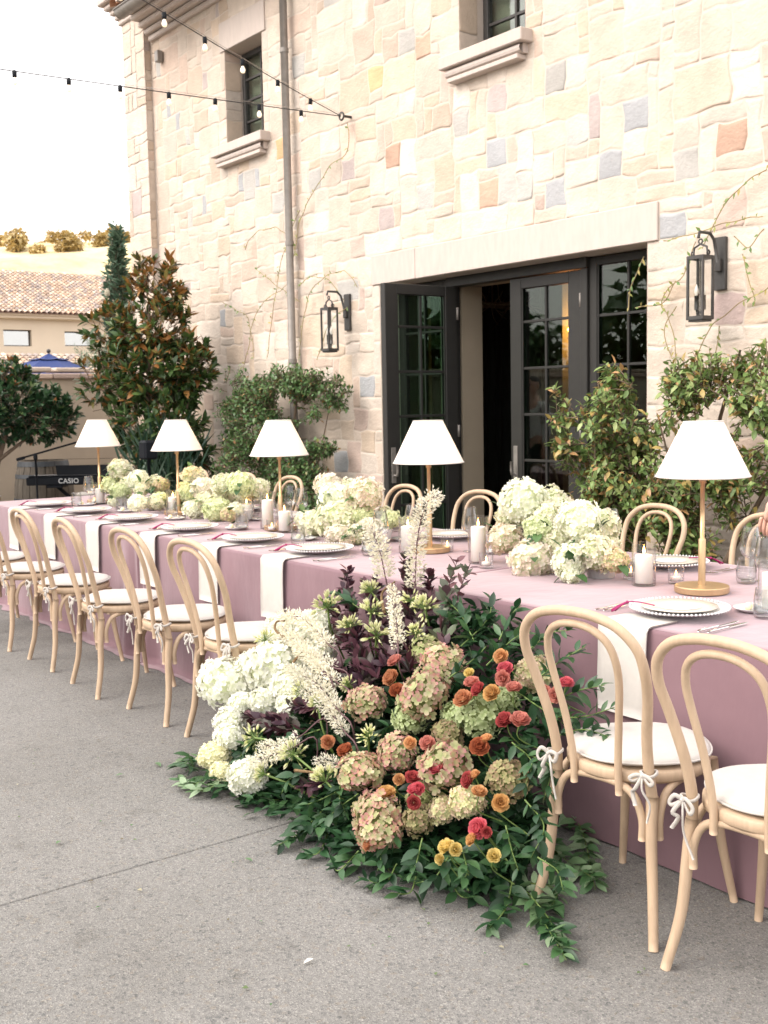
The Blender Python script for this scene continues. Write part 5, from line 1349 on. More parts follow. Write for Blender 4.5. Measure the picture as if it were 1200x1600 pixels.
def vary_ties(o, var):
    for ch in o.children:
        if ch.name.split('.')[0] == 'tie':
            sx = -1 if sum(v.co.x for v in ch.data.vertices) < 0 else 1
            if (sx, var) not in TIES: q = tie_mesh(sx, var).build('tmp', M['linen']); TIES[(sx, var)] = q.data; bpy.data.objects.remove(q)
            ch.data = TIES[(sx, var)]
def make_chair():
    t_ = thing('bentwood_chair', 'x', 'chair', (0, 0, 0), 0, 'bentwood chairs around the long table')
    wd = M['wood']
    # outer bow: from seat up and over (continues the back legs)
    pts = [(-.165, -.168, .40), (-.160, -.178, .48), (-.168, -.200, .58), (-.192, -.232, .70), (-.203, -.262, .78), (-.190, -.282, .845), (-.140, -.298, .895), (-.07, -.305, .917), (0, -.307, .922)]
    pts = pts+[(-x, y, z) for (x, y, z) in pts[:-1]][::-1]
    P = smooth_path(pts, 5); n_ = len(P); b_ = MB(); b_.tube(P, [.0155-.0015*sin(pi*i/(n_-1)) for i in range(n_)], 12); b_.build('back_frame', wd, t_)
    pts = [(-.078, -.200, .40), (-.078, -.205, .48), (-.092, -.222, .60), (-.112, -.248, .72), (-.116, -.268, .79), (-.100, -.285, .845), (-.058, -.297, .878), (0, -.301, .888)]
    pts = pts+[(-x, y, z) for (x, y, z) in pts[:-1]][::-1]
    b_ = MB(); b_.tube(smooth_path(pts, 5), .0108, 10); b_.build('back_hoop', wd, t_)
    for sx in (-1, 1):
        b_ = MB(); P = smooth_path([(sx*.165, -.168, .41), (sx*.170, -.180, .30), (sx*.182, -.190, .15), (sx*.207, -.222, .0)], 6); n_ = len(P)
        b_.tube(P, [.0175-.004*i/(n_-1) for i in range(n_)], 12); b_.build('leg', wd, t_)
        b_ = MB(); P = smooth_path([(sx*.150, .155, .44), (sx*.168, .172, .22), (sx*.200, .203, .0)], 6); n_ = len(P)
        b_.tube(P, [.0175-.006*i/(n_-1) for i in range(n_)], 12); b_.build('leg', wd, t_)
    # seat ring
    b_ = MB(); b_.lathe([(.165, .437), (.200, .432), (.207, .440), (.207, .462), (.200, .468), (.001, .468)], 40); b_.lathe([(.165, .437), (.160, .445), (.001, .445)], 40); b_.build('seat', wd, t_)
    # bent braces between legs
    def brace(ax, ay, bx, by, hz):
        a = Vector((ax, ay, .285)); c = Vector((bx, by, .285)); mid = (a+c)/2
        k = .16
        pts = [a, a+Vector((0, 0, .06)), a.lerp(mid, .18)+Vector((0, 0, .118)), a.lerp(mid, .52)+Vector((0, 0, .142)), mid+Vector((0, 0, .146)), c.lerp(mid, .52)+Vector((0, 0, .142)), c.lerp(mid, .18)+Vector((0, 0, .118)), c+Vector((0, 0, .06)), c]
        b_ = MB(); b_.tube(smooth_path(pts, 4), .0115, 8); b_.build('brace', wd, t_)
    brace(-.146, -.188, .146, -.188, 0); brace(-.140, .178, .140, .178, 0)
    brace(-.176, -.150, -.170, .140, 0); brace(.176, -.150, .170, .140, 0)
    # cushion with piped edge
    n_ = 44; prof = [(.001, .508), (.10, .507), (.16, .503), (.190, .495), (.203, .487)]; prof2 = [(.203, .481), (.190, .474), (.15, .471), (.001, .470)]
    def cush(pr, nm, mt_, par=None):
        vs = []; fs = []
        for (r_, z) in pr:
            for k in range(n_):
                a = 2*pi*k/n_; f = 1+.012*sin(a*4+1)-.03*(1 if sin(a) < -.93 else 0)
                vs.append((r_*f*cos(a), r_*f*sin(a)+.008, z+.003*sin(3*a+r_*20)*(r_ > .05)))
        for i in range(len(pr)-1):
            for k in range(n_): k2 = (k+1) % n_; fs.append((i*n_+k, i*n_+k2, (i+1)*n_+k2, (i+1)*n_+k))
        b_ = MB(); b_.add(vs, fs, True); return b_.build(nm, mt_, par)
    cu = cush(prof+prof2, 'cushion', M['linen'], t_)
    b_ = MB(); b_.tube([(.2045*(1+.012*sin(a*4+1))*cos(a), .2045*(1+.012*sin(a*4+1))*sin(a)+.008, .484+.003*sin(3*a+4)) for a in np.linspace(0, 2*pi, 45)[:-1]], .0035, 6, closed=True); b_.build('piping', M['linen'], cu)
    # tie bows on both back posts
    for sx in (-1, 1): tie_mesh(sx, 0).build('tie', M['linen'], t_)
    return t_
ch0 = make_chair(); first = True
near = [(-1.60, 2.49, 2, 'bentwood chair cropped by the right edge in the foreground'), (-2.105, 2.515, 5, 'bentwood chair immediately right of the floor flowers'),
        (-4.30, 2.485, 2, 'bentwood chair immediately left of the white hydrangeas on the floor'), (-4.91, 2.475, 0, 'near side bentwood chair, second to the left from the floor flowers'),
        (-5.58, 2.44, -4, 'near side bentwood chair, third to the left from the floor flowers'), (-6.33, 2.475, -2, 'near side bentwood chair, fourth to the left from the floor flowers'),
        (-7.04, 2.47, -2, 'near side bentwood chair, fifth to the left from the floor flowers'), (-7.73, 2.47, 0, 'near side bentwood chair farthest left, mostly outside the frame')]
far = [(-3.13, 'far side chair at the right edge, behind the wine glasses'), (-3.83, 'far side chair behind the plate near the big table lamp'), (-4.54, 'far side chair between two white hydrangea heads before the closed door'),
       (-5.22, 'far side chair in front of the open doorway'), (-6.00, 'far side chair in front of the open door leaf'), (-7.45, 'far side chair in front of the green climbing shrub'),
       (-6.75, 'far side chair hidden behind the second flower centrepiece'), (-8.12, 'far side chair behind the right end of the third centrepiece'), (-9.0, 'far side chair behind the left end of the third centrepiece')]
def put_chair(x, y, rz, lab):
    global first
    o = put_chair0(x, y, rz, lab); vary_ties(o, int(abs(x)*7) % 5); return o
def put_chair0(x, y, rz, lab):
    global first
    if first: ch0.location = (x, y, 0); ch0.rotation_euler = (0, 0, RAD(rz)); ch0['label'] = lab; first = False; return ch0
    return dup(ch0, (x, y, 0), RAD(rz), lab)
for x, y, a, lab in near: put_chair(x, y, a, lab)
rr2 = random.Random(4)
for x, lab in far: put_chair(x, 4.42+rr2.uniform(-.02, .02), 180+rr2.uniform(-4, 4), lab)
put_chair(-12.55, 5.22, 150, 'bentwood chair behind the keyboard, partly hidden by the farthest lamp')
put_chair(-13.25, 4.12, 60, 'bentwood chair at the far left edge beside the barrel')
# ================================================================== TABLE LAMPS
ZC = ZT+.0025
def make_lamp():
    t_ = thing('table_lamp', 'x', 'lamp', (0, 0, ZC), 0, 'brass table lamps with white shades in a row down the table')
    b_ = MB(); b_.lathe([(.001, 0), (.098, 0), (.101, .003), (.101, .023), (.098, .026), (.001, .0262)], 48, smooth=False); b_.build('base', M['gold'], t_)
    b_ = MB(); b_.lathe([(.0135, .026), (.0135, .20), (.0125, .202), (.0085, .203), (.0085, .41), (.0135, .411), (.0135, .48), (.006, .482), (.006, .60)], 20); b_.build('stem', M['gold'], t_)
    b_ = MB(); z0, z1, r0, r1 = .437, .640, .172, .072; n_ = 56
    for (a, c) in ((r0, r1), (r0-.003, r1-.003)):
        vs = [((a+(c-a)*q)*cos(2*pi*k/n_), (a+(c-a)*q)*sin(2*pi*k/n_), z0+(z1-z0)*q) for q in (0, .02, .5, .98, 1) for k in range(n_)]
        b_.add(vs, [(q*n_+k, q*n_+(k+1) % n_, (q+1)*n_+(k+1) % n_, (q+1)*n_+k) for q in range(4) for k in range(n_)], True)
    sh = b_.build('lamp_shade', M['shade'], t_)
    b_ = MB(); b_.tube([((r0+.0005)*cos(a), (r0+.0005)*sin(a), z0) for a in np.linspace(0, 2*pi, 49)[:-1]], .0025, 6, closed=True); b_.tube([((r1+.0005)*cos(a), (r1+.0005)*sin(a), z1) for a in np.linspace(0, 2*pi, 33)[:-1]], .002, 6, closed=True); b_.build('rim', M['cotton'], sh)
    b_ = MB()
    for k in range(3): a = k*2.094; b_.tube([(0, 0, .60), (r1*cos(a)*.97, r1*sin(a)*.97, .630)], .002, 5)
    b_.tube([(0, 0, .60), (0, 0, .618)], .007, 8); b_.build('spider', M['gold'], t_)
    b_ = MB(); b_.ball((0, 0, .545), .026, 12, 8); b_.build('bulb', M['wax'], t_)
    ld = bpy.data.lights.new('lamp_light', 'POINT'); ld.energy = 1.6; ld.color = (1, .62, .33); ld.shadow_soft_size = .04
    lo = bpy.data.objects.new('lamp_light', ld); COL.objects.link(lo); lo.parent = t_; lo.location = (0, 0, .50)
    return t_
lp0 = None
for x, lab in ((-2.585, 'largest brass lamp with white cone shade, nearest the camera at the right'), (-4.19, 'brass lamp with white cone shade in front of the open door leaf'), (-5.56, 'brass lamp with white cone shade before the climbing shrub, middle of the five'),
               (-6.87, 'brass lamp with white cone shade in front of the magnolia'), (-8.20, 'farthest brass lamp with white cone shade, in front of the tan garden wall')):
    if lp0 is None: lp0 = make_lamp(); o = lp0
    else: o = dup(lp0, (0, 0, 0))
    o.location = (x, 3.45, ZC); o['label'] = lab

# ================================================================== PLACE SETTINGS
def charger():
    t_ = thing('dinner_plate', 'x', 'plate', (0, 0, 0), 0, 'white beaded dinner plates with cream plates on top')
    b_ = MB(); b_.lathe([(.001, .006), (.075, .005), (.09, .001), (.095, .001), (.10, .005), (.13, .010), (.163, .021), (.1635, .023), (.128, .015), (.10, .0095), (.001, .0095)], 56)
    pl = b_.build('plate', M['china'], t_)
    b_ = MB()
    for k in range(72): a = 2*pi*k/72; b_.ball((.164*cos(a), .164*sin(a), .0225), .0048, 6, 4)
    b_.build('beaded_rim', M['china'], pl)
    b_ = MB(); b_.lathe([(.001, .014), (.08, .014), (.085, .0155), (.126, .0245), (.1265, .0265), (.09, .0215), (.001, .0205)], 64, wob=.0); b_.build('salad_plate', M['cream'], t_)
    b_ = MB(); b_.lathe([(.001, .0225), (.0695, .0225), (.0695, .0232), (.001, .0232)], 48, smooth=False); b_.build('menu_card', M['card'], t_)
    b_ = MB(); b_.tube([(.0655*cos(a), .0655*sin(a), .0235) for a in np.linspace(0, 2*pi, 49)[:-1]], .0008, 4, closed=True); b_.build('printed_ring', M['grey'], t_)
    return t_
def cloth_strip(wd, y_in, over, drop, seed, thick=.004):
    """napkin: lies on the table from y_in to the edge, bends and hangs down by drop. local origin at table edge on the table top"""
    b_ = MB(); path = [(y_in*(1-k/5), .003) for k in range(6)]+[(-.012, .0), (-.020, -.010)]+[(-.022-.004*k/8, -.01-drop*k/8) for k in range(1, 9)]
    for lay, o_ in ((0, 0), (1, thick)):
        vs = []; nx = 6
        for i, (y, z) in enumerate(path):
            for j in range(nx+1):
                u = j/nx-.5; q = max(0, i-7)/8
                vs.append((u*wd*(1-.03*q+.02*noise.noise(Vector((seed, i*.3, 0))))+.01*q*noise.noise(Vector((seed, 1, q))), y-(.0 if i < 7 else 1)*(o_+.006*q*noise.noise(Vector((seed, j*.5, i*.2)))), z+(o_ if i < 7 else 0)+(.012*q*(u+.5)*noise.noise(Vector((seed, 5, 0))) if q else 0)))
        b_.add(vs, [(i*(nx+1)+j, i*(nx+1)+j+1, (i+1)*(nx+1)+j+1, (i+1)*(nx+1)+j) for i in range(len(path)-1) for j in range(nx)], True)
    n_ = len(path)*7
    rim = [i*7 for i in range(len(path))]; rim2 = [i*7+6 for i in range(len(path))]
    b_.f += [(a, c, c+n_, a+n_) for a, c in zip(rim, rim[1:])]+[(c, a, a+n_, c+n_) for a, c in zip(rim2, rim2[1:])]+[((len(path)-1)*7+j, (len(path)-1)*7+j+1, (len(path)-1)*7+j+1+n_, (len(path)-1)*7+j+n_) for j in range(6)]
    b_.sm += [True]*(len(b_.f)-len(b_.sm)); return b_
def fork():
    b_ = MB(); b_.tube(smooth_path([(0, -.10, .004), (0, -.02, .003), (0, .03, .006), (0, .055, .004)], 4), [.0045]*8+[.003]*5, 8, flat=.5)
    for k in (-1.5, -.5, .5, 1.5): b_.tube([(k*.002, .052, .004), (k*.0052, .062, .0035), (k*.0052, .10, .007)], .0015, 5)
    return b_
def knife():
    b_ = MB(); b_.tube([(0, -.11, .004), (0, -.10, .005), (0, .0, .004)], [.005, .0055, .004], 8, flat=.6)
    b_.add([(-.007, .0, .003), (.006, .0, .003), (.007, .08, .003), (.001, .115, .003), (-.007, .09, .003), (-.005, 0, .0045), (.005, 0, .0045), (.006, .08, .0045), (.0, .112, .0045), (-.006, .09, .0045)], [(0, 1, 2, 3, 4), (9, 8, 7, 6, 5), (0, 5, 6, 1), (1, 6, 7, 2), (2, 7, 8, 3), (3, 8, 9, 4), (4, 9, 5, 0)])
    return b_
ch_ = None; bp_ = None; shared = {}
def place(x, near, lab, bread, full=True):
    global ch_, bp_
    sg = 1 if near else -1; y = 3.03 if near else 3.86; edge = Y0 if near else Y1
    if ch_ is None: ch_ = charger(); o = ch_
    else: o = dup(ch_, (0, 0, 0))
    o.location = (x, y, ZC+.007); o.rotation_euler.z = .1*x; o['label'] = 'beaded dinner plate '+lab
    # napkin under the plate
    if near:
        b_ = cloth_strip(.205, .13, 0, .285, x); n_ = b_.build('napkin', M['cotton']); n_.location = (x-.02, edge-.004, ZC-.001)
        tag(n_, 'white napkin over the table edge '+lab, 'napkin', 'napkins hanging from the near table edge')
    tg = shared.get('tassel')
    b_ = MB()
    if tg is None:
        b_.tube(smooth_path([(.055, .02, .0), (.0, .005, .006), (-.035, -.018, .004), (-.050, -.045, -.014)], 5), .0022, 6)
        for k in range(11): a = k*.571; b_.tube(smooth_path([(-.034+.004*cos(a), -.018+.004*sin(a), .004), (-.046+.006*cos(a), -.040+.006*sin(a), -.008), (-.054+.007*cos(a), -.062+.008*sin(a), -.022+.003*cos(a*2))], 3), .0016, 4)
        b_.ball((-.032, -.016, .004), .006, 8, 5); tg = b_.build('tassel', M['magenta']); shared['tassel'] = tg
    else: tg = tg.copy(); COL.objects.link(tg)
    tg.location = (x-.095*sg, y-.10*sg, ZC+.037); tg.rotation_euler = (0, 0, 0 if near else pi)
    tag(tg, 'magenta tassel on the plate '+lab, 'tassel', 'magenta tassels on the plates')
    if not full: return
    for nm, fn, offs, cat in (('fork', fork, ((-.245, -.02), (-.215, -.01)), 'fork'), ('knife', knife, ((.215, -.05), (.245, -.04)), 'knife')):
        for dx, dy in offs:
            if nm not in shared: shared[nm] = fn().build(nm, M['silver']); k_ = shared[nm]
            else: k_ = shared[nm].copy(); COL.objects.link(k_)
            k_.location = (x+dx*sg, y-.03*sg+dy*sg, ZC+.001); k_.rotation_euler = (0, 0, (0 if near else pi)+.05)
            inner = abs(dx) < .23
            tag(k_, 'silver %s, %s one, %s' % (nm, 'inner' if inner else 'outer', lab), cat, 'silver %ss laid beside the plates' % ('knive' if nm == 'knife' else 'fork'))
    if bread:
        if bp_ is None:
            bp_ = thing('bread_plate', 'x', 'plate', (0, 0, 0), 0, 'small white bread plates'); b_ = MB(); b_.lathe([(.001, .004), (.045, .004), (.05, .001), (.055, .001), (.072, .012), (.0725, .014), (.052, .007), (.001, .007)], 36); b_.build('plate', M['china'], bp_)
            b_ = MB(); b_.tube([(-.03, -.07, .015), (.0, .0, .017), (.02, .06, .016)], [.004, .004, .007], 8, flat=.4); b_.build('butter_knife', M['silver'], bp_)
            b_ = MB(); b_.ball((-.03, -.015, .020), .014, 12, 8); b_.build('butter_ball', mat('butter', (.80, .72, .46), .5), bp_); q = bp_
        else: q = dup(bp_, (0, 0, 0))
        q.location = (x+(.13 if near else -.13), y+(.24 if near else -.22), ZC); q.rotation_euler.z = 1.0 if near else 4.1; q['label'] = 'small bread plate '+lab
nl = ['in front of the nearest brass lamp', 'just left of the floor flowers', 'behind the chair left of the floor flowers', 'in front of the third flower centrepiece', 'in front of the fourth flower centrepiece', 'in front of the keyboard', 'at the far left end of the table']
for x, lab in zip((-2.36, -4.53, -5.17, -5.90, -6.70, -7.44, -8.17), nl): place(x, True, lab, True)
fl = ['on the far side by the nearest lamp', 'on the far side between lamp and first centrepiece', 'on the far side behind the first centrepiece', 'on the far side facing the open doorway', 'on the far side in front of the open door leaf', 'on the far side behind the second centrepiece', 'on the far side before the climbing shrub']
for x, lab in zip((-3.06, -3.80, -4.50, -5.20, -5.98, -6.72, -7.45), fl): place(x, False, lab, x > -6)

# ================================================================== GLASSES AND CANDLES
def wine():
    t_ = thing('wine_glass', 'x', 'glass', (0, 0, ZC), 0, 'stemmed wine glasses')
    b_ = MB(); b_.lathe([(.030, .215), (.037, .175), (.042, .14), (.042, .125), (.034, .105), (.016, .092), (.0045, .086), (.0038, .05), (.0045, .012), (.012, .005), (.036, .002), (.037, 0), (.001, 0)], 28)
    b_.lathe([(.0285, .215), (.0355, .175), (.040, .14), (.040, .126), (.032, .108), (.014, .096), (.001, .094)], 28); b_.build('bowl', M['glass'], t_)
    b_ = MB(); b_.tube([(.0295*cos(a), .0295*sin(a), .2155) for a in np.linspace(0, 2*pi, 25)[:-1]], .0009, 5, closed=True); b_.build('rim', M['glass'], t_); return t_
def tumbler():
    t_ = thing('water_glass', 'x', 'glass', (0, 0, ZC), 0, 'stemless water glasses')
    b_ = MB(); b_.lathe([(.033, .098), (.039, .05), (.040, .02), (.036, .002), (.001, .001)], 28); b_.lathe([(.0315, .098), (.0375, .05), (.038, .024), (.030, .017), (.001, .015)], 28); b_.tube([(.0323*cos(a), .0323*sin(a), .0985) for a in np.linspace(0, 2*pi, 25)[:-1]], .0011, 5, closed=True); b_.build('bowl', M['glass'], t_)
    b_ = MB(); b_.lathe([(.001, .0158), (.029, .018), (.0372, .025), (.0368, .058), (.001, .0582)], 24); b_.build('water', M['water'], t_); return t_
def votive():
    t_ = thing('votive_candle', 'x', 'candle', (0, 0, ZC), 0, 'small glass votive candles')
    b_ = MB(); b_.lathe([(.031, .068), (.031, .004), (.029, 0), (.001, 0)], 40, wob=.018, nw=20); b_.lathe([(.029, .068), (.029, .01), (.001, .009)], 28); b_.build('holder', M['hurricane'], t_)
    b_ = MB(); b_.lathe([(.001, .010), (.021, .010), (.021, .026), (.001, .0262)], 20); b_.build('tealight', M['wax'], t_)
    b_ = MB(); b_.lathe([(.001, .028), (.0042, .034), (.0035, .041), (.0005, .052)], 10); b_.build('flame', M['flame'], t_); return t_
def pillar(h):
    t_ = thing('pillar_candle', 'x', 'candle', (0, 0, ZC), 0, 'lit pillar candles in glass cylinders')
    H_ = h+.045; b_ = MB(); b_.lathe([(.047, H_), (.047, .004), (.045, 0), (.001, 0)], 32); b_.lathe([(.0447, H_), (.0447, .008), (.001, .007)], 32); b_.lathe([(.047, H_), (.0472, H_+.0012), (.0447, H_)], 32); b_.build('glass_cylinder', M['hurricane'], t_)
    b_ = MB(); b_.lathe([(.001, .008), (.033, .008), (.034, .012), (.034, h-.004), (.032, h), (.024, h-.003), (.001, h-.008)], 28); b_.tube([(0, 0, h-.010), (.001, 0, h+.006)], .001, 5); b_.build('candle', M['wax'], t_)
    b_ = MB(); b_.lathe([(.001, h+.003), (.0055, h+.010), (.0055, h+.016), (.003, h+.026), (.0005, h+.036)], 10); b_.build('flame', M['flame'], t_); return t_
def where(x, y):
    near_ = min(((abs(x-lx), n_) for lx, n_ in ((-2.585, 'the nearest brass lamp'), (-4.19, 'the lamp before the open door leaf'), (-5.56, 'the middle brass lamp'), (-6.87, 'the lamp before the magnolia'), (-8.20, 'the farthest brass lamp'), (-3.3, 'the first centrepiece'), (-4.85, 'the second centrepiece'), (-6.45, 'the third centrepiece'), (-7.6, 'the fourth centrepiece'))))
    side = 'right of' if x > {'the nearest brass lamp': -2.585, 'the lamp before the open door leaf': -4.19, 'the middle brass lamp': -5.56, 'the lamp before the magnolia': -6.87, 'the farthest brass lamp': -8.20, 'the first centrepiece': -3.3, 'the second centrepiece': -4.85, 'the third centrepiece': -6.45, 'the fourth centrepiece': -7.6}[near_[1]] else 'left of'
    return ('%s%s' % (side+' ', near_[1]), 'door side' if y > 3.6 else 'chair side' if y < 3.35 else 'centre line')
for fn, lst, txt in ((wine, WINE, 'clear stemmed wine glass'), (tumbler, TUMBLER, 'clear stemless water glass'), (votive, VOTIVE, 'small votive glass with tealight')):
    proto = None
    for (x, y) in lst:
        if proto is None: proto = fn(); o = proto
        else: o = dup(proto, (0, 0, 0))
        o.location = (x, y, ZC); a, c = where(x, y); o['label'] = '%s %s, %s' % (txt, a, c)
for (x, y), h in PILLAR:
    o = pillar(h); o.location = (x, y, ZC); a, c = where(x, y); o['label'] = 'lit pillar candle %s, %s' % (a, c)

# ================================================================== FLOWERS
FC = {'snow': [((.76, .78, .62), (.90, .89, .84))], 'white': [((.72, .77, .54), (.90, .89, .81))], 'cream': [((.76, .74, .44), (.90, .86, .66))],
      'lime': [((.58, .66, .36), (.82, .85, .60))], 'pale': [((.62, .67, .42), (.87, .86, .70)), ((.64, .66, .44), (.88, .80, .72))], 'blush': [((.64, .63, .42), (.87, .66, .62)), ((.66, .66, .46), (.88, .79, .70))],
      'blushwhite': [((.70, .70, .52), (.89, .83, .76)), ((.68, .68, .48), (.88, .74, .70))], 'antiquepale': [((.50, .54, .26), (.76, .69, .44)), ((.54, .52, .30), (.76, .54, .46))],
      'antique': [((.46, .48, .22), (.60, .24, .24)), ((.50, .52, .27), (.64, .36, .32)), ((.42, .47, .22), (.56, .52, .30)), ((.48, .46, .25), (.62, .25, .30)), ((.44, .50, .24), (.64, .50, .38))],
      'antiquegreen': [((.36, .43, .17), (.52, .53, .27)), ((.40, .45, .20), (.60, .46, .34))], 'sage': [((.36, .45, .20), (.54, .61, .36))], 'dusky': [((.28, .29, .13), (.42, .27, .20)), ((.32, .33, .15), (.47, .40, .22))]}
pv = [(-.10, .02, .0), (.10, .02, .0), (-.42, .45, .02), (0, .42, -.05), (.42, .45, .02), (-.36, .86, .13), (0, 1.0, .06), (.36, .86, .13)]
PETAL = (np.array(pv, np.float32), [(0, 1, 3), (0, 3, 2), (1, 4, 3), (2, 3, 6, 5), (3, 4, 7, 6)])
bloom_cache = {}
def bloom_mesh(kind, var, nfl):
    k = (kind, var)
    if k in bloom_cache: return bloom_cache[k]
    rb = random.Random(hash(kind) % 1000 if False else sum(map(ord, kind))*7+var); cols = FC[kind]; it = []
    n_ = nfl
    for i in range(n_):
        z = 1-2*(i+.5)/n_; a = i*2.39996; q = math.sqrt(max(0, 1-z*z)); d = Vector((q*cos(a), q*sin(a), z)); d = (d+rvec(rb)*.10).normalized()
        if d.z < -.80: continue
        rad = .85+.20*noise.noise(d*1.9+Vector((var*7, 0, 0)))+rb.uniform(-.07, .08)
        p = d*rad; p.z *= .88; nrm = (d+rvec(rb)*.5).normalized(); sz = (.165 if nfl > 160 else .19)*rb.uniform(.8, 1.2); a0 = rb.uniform(0, pi)
        t1 = nrm.orthogonal().normalized(); t2 = nrm.cross(t1); ci = rb.randrange(len(cols))
        for j in range(4):
            aa = a0+j*pi/2+rb.uniform(-.12, .12); dr = (t1*cos(aa)+t2*sin(aa)+nrm*rb.uniform(.0, .35)).normalized()
            it.append((0, ci, rotmat(dr, nrm), p, sz))
    sh = {'forms': [PETAL], 'cols': cols}; o = merge('hydrangea_bloom', sh, it, M['petal'], None, jit=.10)
    # green core so that no light shines straight through
    me = o.data; bpy.data.objects.remove(o); bloom_cache[k] = me; return me
def core_mesh(kind):
    key = 'core_pale' if kind in ('snow', 'white', 'cream', 'blushwhite') else 'core_mid' if kind in ('lime', 'pale', 'blush', 'antiquepale') else 'core_gap_shade'
    if key not in bloom_cache:
        c = {'core_pale': (.62, .66, .44), 'core_mid': (.48, .54, .30), 'core_gap_shade': (.13, .16, .05)}[key]  # darkest core paints shade into the gaps between florets
        b_ = MB(); b_.lathe([(max(.001, .76*sin(pi*i/7)), -.68*cos(pi*i/7)) for i in range(8)], 14); o = b_.build('x', mat(key, c, .9)); bloom_cache[key] = o.data; bpy.data.objects.remove(o)
    return bloom_cache[key]
rb_ = random.Random(99)
def add_bloom(parent, base, loc, r_, kind, nvar=2, nfl=120, label=None):
    o = link('hydrangea_bloom', bloom_mesh(kind, rb_.randrange(nvar), nfl), parent, Vector(loc)-base)
    o.rotation_euler = (rb_.uniform(-.5, .5), rb_.uniform(-.5, .5), rb_.uniform(0, 6.28)); o.scale = (r_*rb_.uniform(.95, 1.15), r_*rb_.uniform(.95, 1.12), r_*rb_.uniform(.95, 1.12))
    c = link('flower_core', core_mesh(kind), o)
    if label: o['label'] = label
    return o
cpl = ['largest hydrangea centrepiece, white lime and blush, left of the nearest lamp', 'second hydrangea centrepiece, cream and pale green with blush top, behind the astilbe spikes', 'third hydrangea centrepiece, pale green, between the two far lamps on the table', 'fourth hydrangea centrepiece, pale green and cream, left of the magnolia', 'small narrow pale hydrangea cluster beside the fourth centrepiece']
GL = {'forms': [leaf_shape(.6, .2, .12, 3), leaf_shape(.5, .35, .1, 3)], 'cols': [(.035, .09, .03), (.05, .12, .04), (.08, .16, .05)]}
GL['cols'] += []
KN = {'white': 'white', 'lime': 'lime green', 'pale': 'pale green', 'blush': 'blush pink', 'blushwhite': 'blush white', 'antiquepale': 'faded green', 'snow': 'pure white', 'cream': 'creamy yellow', 'antique': 'faded pink and green', 'antiquegreen': 'soft green', 'sage': 'sage green', 'dusky': 'dusky red green'}
for ci, cl in enumerate(CENTRE):
    cx = sum(c[0][0] for c in cl)/len(cl); cy = sum(c[0][1] for c in cl)/len(cl); base = Vector((cx, cy, ZC))
    t_ = thing('flower_centrepiece', cpl[ci], 'flowers', base, 0, 'hydrangea centrepieces down the table')
    for loc, r_, k in cl: add_bloom(t_, base, (loc[0], loc[1], loc[2]-.012), r_*.88, k, 2, 210, KN[k]+' hydrangea head')
    # hidden low bowl and the back of the arrangement
    b_ = MB(); rx = max(c[0][0] for c in cl)-min(c[0][0] for c in cl)
    for sx in np.linspace(-.30, .30, max(1, int(rx/.25))): b_ = MB(); b_.lathe([(.001, 0), (.055, 0), (.075, .07), (.001, .07)], 20, (sx*rx, .05, 0), smooth=False); b_.build('bowl', M['china'], t_)
    for q in range(max(2, len(cl)//2)):
        s_ = cl[(q*3+1) % len(cl)]; add_bloom(t_, base, (s_[0][0]+rb_.uniform(-.04, .04), s_[0][1]+.13, max(.83, s_[0][2]-.05)), s_[1]*.82, 'pale', 2, 150)
    it = []
    for q in range(22):
        s_ = rb_.choice(cl); d = (rvec(rb_)+Vector((0, -.6, .1))).normalized(); it.append((rb_.randrange(2), rb_.randrange(3), rotmat(d), Vector(s_[0])-base+d*s_[1]*.55, .075))
    scatter('c', GL, it, t_, M['leaf'], 300)

# ---- the floor arrangement
FB = Vector((-3.25, 2.35, 0))
fa = thing('floor_flower_arrangement', 'large floor arrangement of white and faded pink hydrangeas, ranunculus and greenery at the table foot', 'flowers', FB)
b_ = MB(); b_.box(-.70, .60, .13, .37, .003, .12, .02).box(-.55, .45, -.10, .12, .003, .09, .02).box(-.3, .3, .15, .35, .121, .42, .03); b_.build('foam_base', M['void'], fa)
for loc, r_, k in MOUND_BLOOMS: add_bloom(fa, FB, loc, r_*(1.14 if k == 'snow' else 1.03), k, 3 if k in ('snow', 'antique') else 2, 230 if k in ('snow', 'cream') else 145, KN[k]+' hydrangea head')
# stems of blooms down to the base
def stem_to(parent, P, rad=.004, mt_=None, tgt=None):
    P = Vector(P); tgt = Vector(tgt) if tgt else Vector((P.x*.85+FB.x*.15, 2.50, .12)); d = (P-tgt); mid = P.lerp(tgt, .5)+Vector((0, 0, .03))
    b_ = MB(); b_.tube(smooth_path([P-FB, mid-FB, tgt-FB], 5), rad, 6); return b_.build('stem', mt_ or M['stem'], parent)
